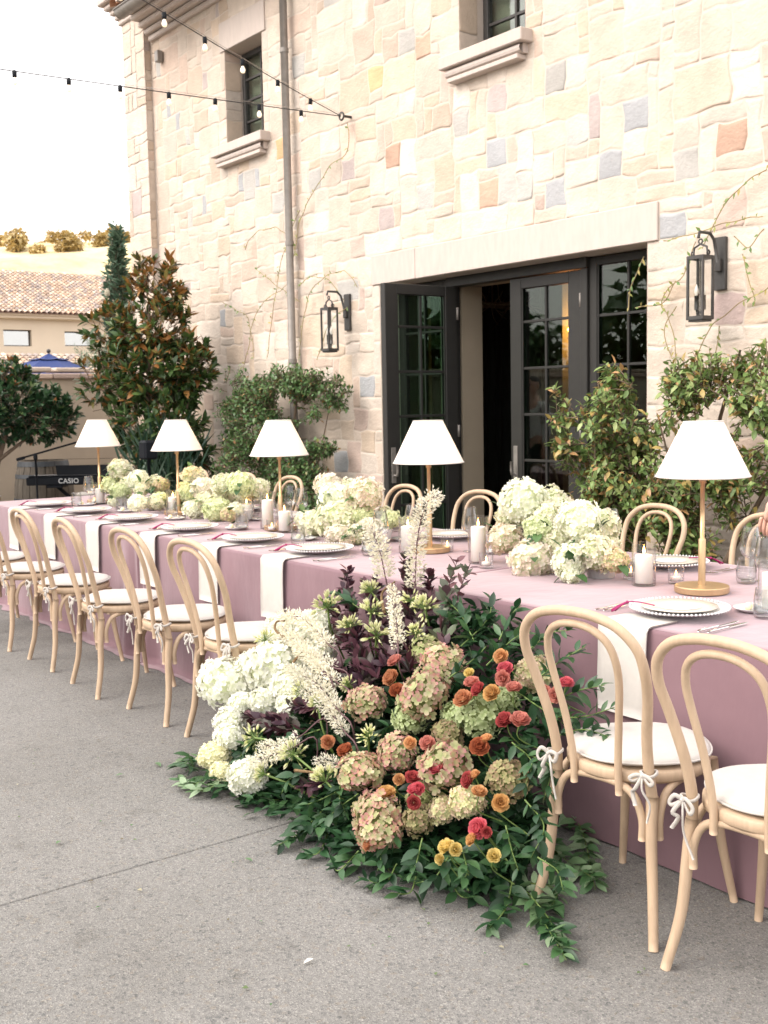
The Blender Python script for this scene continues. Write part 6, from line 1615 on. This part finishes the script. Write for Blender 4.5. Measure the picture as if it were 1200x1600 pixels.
# ranunculus
RC = {'coral': ((.46, .13, .09), (.62, .27, .22)), 'orange': ((.42, .14, .06), (.60, .30, .16)), 'rust': ((.26, .05, .025), (.46, .15, .07)), 'yellow': ((.62, .45, .08), (.76, .62, .26)), 'red': ((.28, .03, .03), (.50, .10, .10)), 'gold': ((.56, .26, .07), (.70, .44, .18)), 'peach': ((.58, .26, .09), (.72, .44, .22)), 'pink': ((.52, .06, .10), (.68, .17, .20))}
rpv = [(-.22, 0, 0), (.22, 0, 0), (-.50, .5, .10), (0, .5, -.06), (.50, .5, .10), (-.42, .90, .26), (-.15, 1.02, .12), (.15, .96, .16), (.42, .92, .26)]
RPET = (np.array(rpv, np.float32), [(0, 1, 3), (0, 3, 2), (1, 4, 3), (2, 3, 6, 5), (3, 7, 6), (3, 4, 8, 7)])
rc_ = {}
def ran_mesh(k, v):
    if (k, v) in rc_: return rc_[(k, v)]
    r_ = random.Random(sum(map(ord, k))+v*31); it = []
    rings = [(3, .10, .15, .40), (5, .18, .35, .52), (7, .28, .60, .58), (9, .36, .88, .60), (10, .44, 1.15, .60), (11, .46, 1.45, .58)]
    for n_, rad, tilt, sz in rings:
        for j in range(n_):
            a = 2*pi*j/n_+r_.uniform(-.2, .2)+rad*7; t_ = tilt+r_.uniform(-.13, .13)
            base = Vector((cos(a)*rad*.55, sin(a)*rad*.55, .05-.10*tilt)); d = Vector((cos(a)*sin(t_), sin(a)*sin(t_), cos(t_))); nrm = Vector((-cos(a)*cos(t_), -sin(a)*cos(t_), sin(t_)))
            it.append((0, 0, rotmat(d, nrm), base, sz*r_.uniform(.85, 1.1)))
    o = merge('ranunculus_flower', {'forms': [RPET], 'cols': [RC[k]]}, it, M['petal'], None, jit=.16); me = o.data; bpy.data.objects.remove(o); rc_[(k, v)] = me; return me
RN_ = {'coral': 'coral', 'orange': 'orange', 'rust': 'rust red', 'yellow': 'pale yellow', 'red': 'deep red', 'gold': 'golden orange', 'peach': 'peach', 'pink': 'hot pink'}
for i, (loc, r_, k) in enumerate(RANUNCULI):
    loc = Vector(loc); face_ = (Vector((0.35, -.9, .9))+rvec(rb_)*.7).normalized()
    o = link('ranunculus_flower', ran_mesh(k, i % 2), fa, loc-FB); o.rotation_euler = face_.to_track_quat('Z', 'Y').to_euler(); s_ = r_*1.22; o.scale = (s_, s_, s_*rb_.uniform(.85, 1.0)); o['label'] = RN_[k]+' ranunculus'
    b_ = MB(); b_.tube(smooth_path([loc-FB-face_*r_*.3, loc-FB-face_*.05-Vector((0, 0, .02)), loc-FB+Vector((rb_.uniform(-.03, .03), .10, -.12))], 4), .0022, 5); b_.build('stem', M['stem'], fa)
# agapanthus heads
apv = None
BUD = leaf_shape(.30, .08, .28, 3)
for loc, r_ in AGAPANTHUS:
    loc = Vector(loc); ax = (Vector((-.05, -.35, .9))+rvec(rb_)*.45).normalized()
    if loc.z < .3: ax = (Vector((-.8, -.4, .15))+rvec(rb_)*.4).normalized()
    it = []; b_ = MB()
    for k in range(34):
        d = (ax*.75+rvec(rb_)).normalized(); q = d*r_*rb_.uniform(.55, .8); b_.tube([Vector((0, 0, 0)), q], .0011, 4, cap=False)
        for w_ in range(3): it.append((0, 0, rotmat(d+rvec(rb_)*.16, rvec(rb_)), q, r_*rb_.uniform(.42, .62)))
    h_ = merge('agapanthus_head', {'forms': [BUD], 'cols': [((.56, .62, .22), (.88, .84, .62))]}, it, M['petal'], fa); h_.location = loc-FB
    b_.tube(smooth_path([(0, 0, 0), -ax*.10, -ax*.20+Vector((0, .05, -.05))], 4), .0042, 6); s_ = b_.build('stem', M['stem'], h_)
# astilbe plumes
for pts, r_ in ASTILBE:
    if pts[-1][2] > .80: r_ *= 1.45
    P = smooth_path([Vector(p)-FB for p in pts], 8); n_ = len(P); it = []
    for i in range(n_-1):
        seg = P[i+1]-P[i]; ax = seg.normalized(); f = i/(n_-1); rr_ = r_*(.95 if f < .75 else .95-1.8*(f-.75))
        for k in range(int(seg.length/.00042)):
            v = rvec(rb_); v = (v-ax*v.dot(ax)).normalized(); d = (v+ax*.35).normalized(); p = P[i].lerp(P[i+1], rb_.random())
            it.append((0, rb_.randrange(2), rotmat(d, rvec(rb_)), p+d*rr_*rb_.uniform(.15, .95), rr_*rb_.uniform(.30, .52)))
    merge('astilbe_plume', {'forms': [leaf_shape(.5, .1, .3, 2)], 'cols': [(.88, .85, .74), (.80, .76, .60)]}, it, M['petal'], fa)
    b_ = MB(); b_.tube(P, [.003-.0015*i/n_ for i in range(n_)], 6); Q = P[0]; b_.tube(smooth_path([Q, Q+(P[0]-P[3]).normalized()*.12, Q+Vector((0, .08, -.25))], 5), .003, 6); b_.build('stem', M['darkstem'], fa)
cat_m = mat('brown_catkin', (.24, .15, .07), .9, .35, 120, .8, 400)
for pts in CATKINS:
    P = smooth_path([Vector(p)-FB for p in pts], 6); n_ = len(P); b_ = MB(); b_.tube(P, [.0065*(1-.5*i/n_) for i in range(n_)], 8); b_.build('catkin', cat_m, fa)
# purple smoke bush
PUF = [leaf_shape(.62, .15, .14, 3), leaf_shape(.55, -.1, .12, 3)]
PUC = {1: [(.045, .018, .03), (.075, .025, .035), (.11, .045, .06), (.06, .05, .04)], 2: [(.13, .075, .09), (.09, .10, .07), (.12, .15, .09), (.16, .07, .08)]}
def spray(pts, forms, cols, size, gap, mt_, nm, parent=fa, org=FB, spread=1.0, thick=.0028, groundz=None, dens=2, long=False):
    P = smooth_path([Vector(p)-org for p in pts], 7); n_ = len(P); b_ = MB(); b_.tube(P, [thick*(1-.6*i/n_) for i in range(n_)], 6)
    br = b_.build(nm, mt_, parent); it = []; k = 0; acc = 0
    for i in range(n_-1):
        seg = P[i+1]-P[i]; acc += seg.length
        while acc > gap:
            acc -= gap; k += 1
            for s_ in range(dens):
                a = k*1.9+s_*pi+rb_.uniform(-.5, .5); m0 = rotmat(seg.normalized()); sp = (.85+rb_.uniform(-.25, .3))*spread
                d = m0 @ Vector((sin(a)*sin(sp), cos(sp), cos(a)*sin(sp)))
                if groundz is not None: d.z = d.z*.35+.12
                p = P[i]
                if d.z < 0 and p.z+d.z*size < .012-org.z: d.z = abs(d.z)*.3
                it.append((rb_.randrange(len(forms)), rb_.randrange(len(cols)), rotmat(d, Vector((0, 0, 1))+rvec(rb_)*.6), p, size*rb_.uniform(.7, 1.15)*(1-.35*i/n_)))
    return br, it
def place_leaves(br, it, shapes, mt_): scatter('s', shapes, it, br, mt_, 400)
for pts, k in PURPLE:
    br, it = spray(pts, PUF, PUC[k], .062 if k == 1 else .068, .014 if k == 1 else .022, M['darkstem'], 'smoke_bush_branch', dens=3 if k == 1 else 2)
    place_leaves(br, it, {'forms': PUF, 'cols': PUC[k]}, M['leaf'])
# ruscus and smilax greenery
GF = [leaf_shape(.42, .22, .16, 4), leaf_shape(.36, -.12, .14, 4), leaf_shape(.48, .35, .12, 4)]
GC = [(.018, .058, .022), (.024, .074, .027), (.036, .095, .034), (.055, .125, .045), (.016, .045, .020)]
GC2 = [(.22, .31, .18), (.15, .25, .12), (.06, .14, .05)]
for i, pts in enumerate(SPRAYS):
    br, it = spray(pts, GF, GC, .072, .020, M['stem'], 'ruscus_branch'); place_leaves(br, it, {'forms': GF, 'cols': GC}, M['leaf'])
for i, pts in enumerate(TRAILS):
    c = GC2 if i in (0, 1, 2, 10, 12, 13, 14) else GC
    br, it = spray(pts, GF, c, .075 if i < 9 else .085, .024, M['stem'], 'ruscus_branch', groundz=.01); place_leaves(br, it, {'forms': GF, 'cols': c}, M['leaf'])
# body of greenery filling the mound
it = []
def mound_ok(x):  # half width in y shrinks to both ends
    return x
for k in range(3600):
    x = rb_.uniform(-4.05, -2.38); e = min(1, (x+4.12)/.45, (-2.28-x)/.35); top = (.22+.50*math.exp(-((x+3.0)/.62)**2))*e
    zf = rb_.random(); z = .02+top*zf; y_front = 2.02+.04*sin(x*9)+z*.98+ (1-e)*.15; y = y_front+rb_.uniform(0, .16)+.03
    if y > 2.74: y = 2.74-rb_.random()*.1
    p = Vector((x, y, z)); d = (Vector((rb_.uniform(-1, 1), -rb_.uniform(.1, 1.0), rb_.uniform(-.35, .75)))).normalized()
    if p.z+d.z*.07 < .01: d.z = .1
    it.append((rb_.randrange(3), rb_.choice([0, 0, 1, 1, 2, 4, 4, 3]), rotmat(d, Vector((0, 0, 1))+rvec(rb_)*.7), p-FB, .07*rb_.uniform(.7, 1.15)))
# apron of leaves along the ground in front
for k in range(430):
    x = rb_.uniform(-3.15, -2.42); f = (x+3.25)/.95; y = 2.02+.20*f-.05*sin(pi*f)+rb_.uniform(-.05, .22)+.02*sin(x*25); z = rb_.uniform(.01, .10)
    d = Vector((rb_.uniform(-1, 1), -rb_.uniform(.0, 1.0), rb_.uniform(-.1, .35))).normalized()
    if z+d.z*.07 < .01: d.z = .08
    it.append((rb_.randrange(3), rb_.choice([0, 1, 1, 2, 3, 4]), rotmat(d, Vector((0, 0, 1))+rvec(rb_)*.4), Vector((x, y, z))-FB, .075*rb_.uniform(.7, 1.15)))
for k in range(260):
    x = rb_.uniform(-4.08, -3.25); y = 2.03+rb_.uniform(-.05, .2); z = rb_.uniform(.01, .07)
    d = Vector((rb_.uniform(-1, .6), -rb_.uniform(.0, 1.0), rb_.uniform(-.1, .35))).normalized()
    if z+d.z*.07 < .01: d.z = .08
    it.append((rb_.randrange(3), rb_.choice([0, 1, 1, 2, 3]), rotmat(d, Vector((0, 0, 1))+rvec(rb_)*.4), Vector((x, y, z))-FB, .065*rb_.uniform(.7, 1.15)))
scatter('g', {'forms': GF, 'cols': GC}, it, fa, M['leaf'], 300)

# fallen leaves on the paving
fm = ['single pale green leaf lying on the paving by the left end of the flowers', 'small green leaf lying alone on the open paving at the left', 'tiny green leaf on the paving left of the flowers', 'green leaf on the paving just beyond the joint line', 'dark green leaf lying before the middle of the flowers', 'little white petal on the paving in the foreground', 'small light leaf near the joint line beside the flowers']
for i, (x, y) in enumerate(FALLEN):
    b_ = MB(); vs, fs = leaf_shape(.45, .2, .2, 4); m3 = rotmat(Vector((cos(i*2.2), sin(i*2.2), .1)), Vector((0, 0, 1))); sc = .05 if i in (0, 4) else .032
    b_.add([m3 @ Vector(map(float, v))*sc for v in vs], fs, True, (.11, .20, .09) if i != 5 else (.8, .78, .7)); o = b_.build('fallen_leaf' if i != 5 else 'petal', M['leaf']); o.location = (x, y, .010); tag(o, fm[i], 'leaf' if i != 5 else 'petal', 'leaves fallen on the paving' if i != 5 else None)

# crumbs of petals and leaf bits shed round the arrangement: too many and small to count
rl = random.Random(88); it = []
for k in range(50):
    a = rl.uniform(pi*.95, 2*pi*1.02); d = rl.uniform(.85, 1.9)**1.0; x, y = -3.2+cos(a)*d*1.05, 2.25+sin(a)*d*.55
    it.append((rl.randrange(2), rl.randrange(4), rotmat(Vector((rl.uniform(-1, 1), rl.uniform(-1, 1), .05)), Vector((0, 0, 1))+rvec(rl)*.3), Vector((x, y, .007)), rl.uniform(.008, .020)))
lit = merge('shed_petals', {'forms': [leaf_shape(.5, .15, .15, 2), leaf_shape(.8, .1, .2, 2)], 'cols': [(.11, .20, .09), (.40, .37, .26), (.14, .12, .08), (.14, .19, .09)]}, it, M['petal'], None); tag(lit, 'small petals and leaf crumbs shed on the paving round the arrangement', 'petals', None, 'stuff')

# ================================================================== STRING LIGHTS
anchor = Vector((-8.10, 5.75, 3.965))
def string(name, lab, ends, bulbs, sag):
    t_ = thing(name, lab, 'string lights', anchor); P = [(anchor.lerp(Vector(ends), i/24)+Vector((0, 0, -sag*4*(i/24)*(1-i/24)))-anchor) for i in range(25)]
    b_ = MB(); b_.tube(P, .0042, 6); b_.build('cable', M['bronze'], t_); b_ = MB(); b_.tube([p+Vector((.003, 0, .016)) for p in P], .0018, 5); b_.build('guy_wire', M['silver'], t_)
    L_ = 0
    for i in range(24):
        a, c = P[i], P[i+1]
    tot = (Vector(ends)-anchor).length; k = 1
    while k*bulbs < tot:
        f = k*bulbs/tot; p = anchor.lerp(Vector(ends), f)+Vector((0, 0, -sag*4*f*(1-f)))-anchor; k += 1
        b_ = MB(); b_.lathe([(.012, .0), (.017, -.006), (.017, -.045), (.013, -.050)], 10, (p.x, p.y, p.z+.006), cap=True); s_ = b_.build('socket', M['black'], t_)
        b_ = MB(); b_.lathe([(.009, -.045), (.012, -.052), (.019, -.070), (.020, -.080), (.014, -.095), (.001, -.100)], 12, (p.x, p.y, p.z)); b_.build('bulb', M['bulbglass'], s_)
    return t_
M['bulbglass'] = mat('frosted_bulb_glass', (.80, .76, .68), .15, .02, emis=(1, .72, .42, .35))
string('string_lights', 'string of globe bulbs rising from the wall ring toward the roof gutter', (-7.12, 1.9, 4.82), .40, .05)
string('string_lights', 'string of bulbs crossing the pale sky to the left from the wall ring', (-8.42, -1.2, 3.93), .40, .02)

# ================================================================== PEOPLE
def skin(chain_pts, edges, radii, root=0, sub=2):
    me = bpy.data.meshes.new('sk'); me.from_pydata([tuple(p) for p in chain_pts], edges, [])
    o = bpy.data.objects.new('sk', me); COL.objects.link(o)
    md = o.modifiers.new('s', 'SKIN'); md.use_smooth_shade = True
    for i, r_ in enumerate(radii):
        sv_ = me.skin_vertices[0].data[i]; sv_.radius = (r_, r_) if not hasattr(r_, '__len__') else r_; sv_.use_root = (i == root)
    sb = o.modifiers.new('u', 'SUBSURF'); sb.levels = sub; sb.render_levels = sub
    bpy.context.view_layer.update()
    m2 = bpy.data.meshes.new_from_object(o.evaluated_get(bpy.context.evaluated_depsgraph_get()))
    vs_ = [v.co.copy() for v in m2.vertices]; fs_ = [tuple(p.vertices) for p in m2.polygons]
    bpy.data.objects.remove(o); return vs_, fs_
M['skin'] = mat('skin', (.56, .35, .27), .5, .06, 20, sub=.15)
M['hair'] = mat('dark_hair', (.03, .02, .015), .6, .2, 60)
M['shirt'] = mat('white_shirt', (.70, .70, .70), .85, .04, 10, .2, 60)
M['trouser'] = mat('black_trousers', (.015, .015, .018), .85, .1)
def person(label, loc, rz, rh, lh, hair='short'):
    """rh / lh: elbow, wrist, fingertip points of the right (-x) and left (+x) arm; the figure faces -Y"""
    t_ = thing('person', label, 'person', loc, rz)
    Vv = lambda *a: Vector(a)
    P = [Vv(0, 0, .95), Vv(0, -.01, 1.10), Vv(0, -.015, 1.27), Vv(0, 0, 1.42), Vv(0, .005, 1.52), Vv(0, -.012, 1.60)]
    r_ = [(.15, .105), (.125, .09), (.15, .10), (.12, .085), (.052, .052), (.055, .06)]
    E_ = [(0, 1), (1, 2), (2, 3), (3, 4), (4, 5)]
    def addp(parent, pt, rad): P.append(Vector(pt)); r_.append(rad); E_.append((parent, len(P)-1)); return len(P)-1
    arms = []
    for sx, (el, wr, tip) in ((-1, rh), (1, lh)):
        s_ = addp(3, (sx*.175, .005, 1.405), .062); e = addp(s_, el, .042); q = addp(e, wr, .027); arms.append((sx, Vector(el), Vector(wr), Vector(tip)))
        h = addp(0, (sx*.09, 0, .88), (.09, .09)); k = addp(h, (sx*.10, -.015, .50), (.058, .06)); a = addp(k, (sx*.105, .015, .09), (.036, .04)); addp(a, (sx*.115, -.12, .04), (.035, .03))
    vs_, fs_ = skin(P, E_, r_); b_ = MB(); b_.add(vs_, fs_, True)
    # head: skull, jaw, nose, lips, ears in one surface with the neck
    hv, hf = [], []; n1, n2 = 20, 14
    for i in range(n2+1):
        ph = pi*i/n2
        for k in range(n1):
            a = 2*pi*k/n1; x = .074*sin(ph)*cos(a); y = .092*sin(ph)*sin(a); z = -.115*cos(ph)
            fr_ = max(0, -sin(a))*sin(ph)
            if z < -.02: x *= 1-.35*(-z-.02)/.095; y = y*(1-.25*(-z-.02)/.095)-.010
            if fr_ > .95 and -.04 < z < .02: y -= .018*(1-abs(z+.015)/.035)
            if fr_ > .6 and .005 < z < .03 and .018 < abs(x) < .045: y += .007
            if fr_ > .8 and -.062 < z < -.045: y -= .004
            hv.append((x, y-.015, z+1.665))
    for i in range(n2):
        for k in range(n1): k2 = (k+1) % n1; hf.append((i*n1+k, i*n1+k2, (i+1)*n1+k2, (i+1)*n1+k))
    b_.add(hv, hf, True)
    for sx in (-1, 1): b_.ball((sx*.073, -.005, 1.665), .017, 8, 6, 1.6)
    # hands: palm plus five unequal, bent fingers
    for sx, el, wr, tip in arms:
        d = (tip-wr).normalized(); side = d.cross(Vector((0, 1, 0))); side = side.normalized() if side.length > .1 else Vector((1, 0, 0)); nrm = side.cross(d).normalized()
        palm = wr+d*.085
        v2, f2 = skin([wr-d*.01, wr+d*.045, palm], [(0, 1), (1, 2)], [(.026, .020), (.036, .017), (.036, .014)]); b_.add(v2, f2, True)
        for j, (o_, ln) in enumerate(((-.030, .062), (-.010, .075), (.010, .080), (.029, .072))):
            p0 = palm+side*o_-d*.015; p1 = palm+side*o_*1.05+d*ln*.42; p2 = p1+(d*.85+nrm*.5).normalized()*ln*.33; p3 = p2+(d*.6+nrm*.8).normalized()*ln*.27
            v2, f2 = skin([p0, p1, p2, p3], [(0, 1), (1, 2), (2, 3)], [.0095, .0088, .0080, .0068]); b_.add(v2, f2, True)
        ts = -sx
        p0 = wr+d*.035+side*ts*.022; p1 = p0+(d*.7+side*ts*.7).normalized()*.035; p2 = p1+(d*.9+side*ts*.25+nrm*.3).normalized()*.028
        v2, f2 = skin([p0, p1, p2], [(0, 1), (1, 2)], [.013, .0105, .008]); b_.add(v2, f2, True)
    b_.build('body', M['skin'], t_)
    # shirt
    SP = [Vv(0, 0, .96), Vv(0, -.01, 1.10), Vv(0, -.015, 1.27), Vv(0, 0, 1.42), Vv(0, .005, 1.475)]; SR = [(.168, .125), (.145, .110), (.168, .118), (.135, .098), (.066, .066)]; SE = [(0, 1), (1, 2), (2, 3), (3, 4)]
    for sx, el, wr, tip in arms:
        SP.append(Vector((sx*.178, .005, 1.408))); SR.append(.075); SE.append((3, len(SP)-1)); SP.append(el); SR.append(.056); SE.append((len(SP)-2, len(SP)-1)); SP.append(el.lerp(wr, .85)); SR.append(.040); SE.append((len(SP)-2, len(SP)-1))
    v2, f2 = skin(SP, SE, SR); b_ = MB(); b_.add(v2, f2, True); b_.build('shirt', M['shirt'], t_)
    TP = [Vv(0, 0, .97)]; TR = [(.170, .128)]; TE = []
    for sx in (-1, 1):
        TP += [Vv(sx*.092, 0, .86), Vv(sx*.10, -.012, .50), Vv(sx*.105, .015, .10)]; TR += [(.108, .110), (.080, .085), (.066, .075)]; n_ = len(TP); TE += [(0, n_-3), (n_-3, n_-2), (n_-2, n_-1)]
    v2, f2 = skin(TP, TE, TR); b_ = MB(); b_.add(v2, f2, True); b_.build('trousers', M['trouser'], t_)
    for sx in (-1, 1):
        v2, f2 = skin([Vv(sx*.105, .04, .05), Vv(sx*.11, -.05, .05), Vv(sx*.118, -.16, .035)], [(0, 1), (1, 2)], [(.045, .048), (.044, .045), (.036, .03)]); b_ = MB(); b_.add([(x, y, max(.004, z)) for x, y, z in v2], f2, True); b_.build('shoe', M['trouser'], t_)
    b_ = MB(); hv2 = [(x*1.09, (y+.015)*1.08-.008+.004, (z-1.665)*1.09+1.665) for (x, y, z) in hv]
    keep = [f for f in hf if all(hv2[i][2] > 1.712 or (hv2[i][1] > .012 and hv2[i][2] > 1.60) for i in f)]
    b_.add(hv2, keep, True); b_.build('hair', M['hair'], t_)
    for sx in (-1, 1):
        b_ = MB(); b_.ball((sx*.029, -.098, 1.680), .0095, 10, 6); b_.build('eye', M['trouser'], t_)
    return t_
person('person in white shirt and black trousers in the courtyard, reflected in the door glass', (-10.2, 2.0, 0), RAD(180),
       ((-.23, .02, 1.13), (-.22, -.06, .90), (-.22, -.08, .74)), ((.23, .02, 1.13), (.22, -.06, .90), (.22, -.08, .74)))
person('person at the right edge whose hand reaches down behind the wine glasses', (-2.52, 4.62, 0), 0,
       ((-.29, -.12, 1.17), (-.272, -.42, 1.035), (-.303, -.425, .885)), ((.23, .02, 1.13), (.22, -.10, .92), (.22, -.14, .77)))

# labels: at most 16 words, and twins told apart by their distance to the camera
things_ = [o for o in COL.objects if o.parent is None and 'label' in o]
by = {}
for o in things_: by.setdefault((o['label']), []).append(o)
for lab, os_ in by.items():
    if 2 <= len(os_) <= 3:
        os_.sort(key=lambda o: (o.location-cam.matrix_world.translation).length)
        for o, w_ in zip(os_, ('nearest', 'farther') if len(os_) == 2 else ('nearest', 'middle', 'farthest')): o['label'] = lab+', '+('nearer' if w_ == 'nearest' and len(os_) == 2 else w_)+' one'
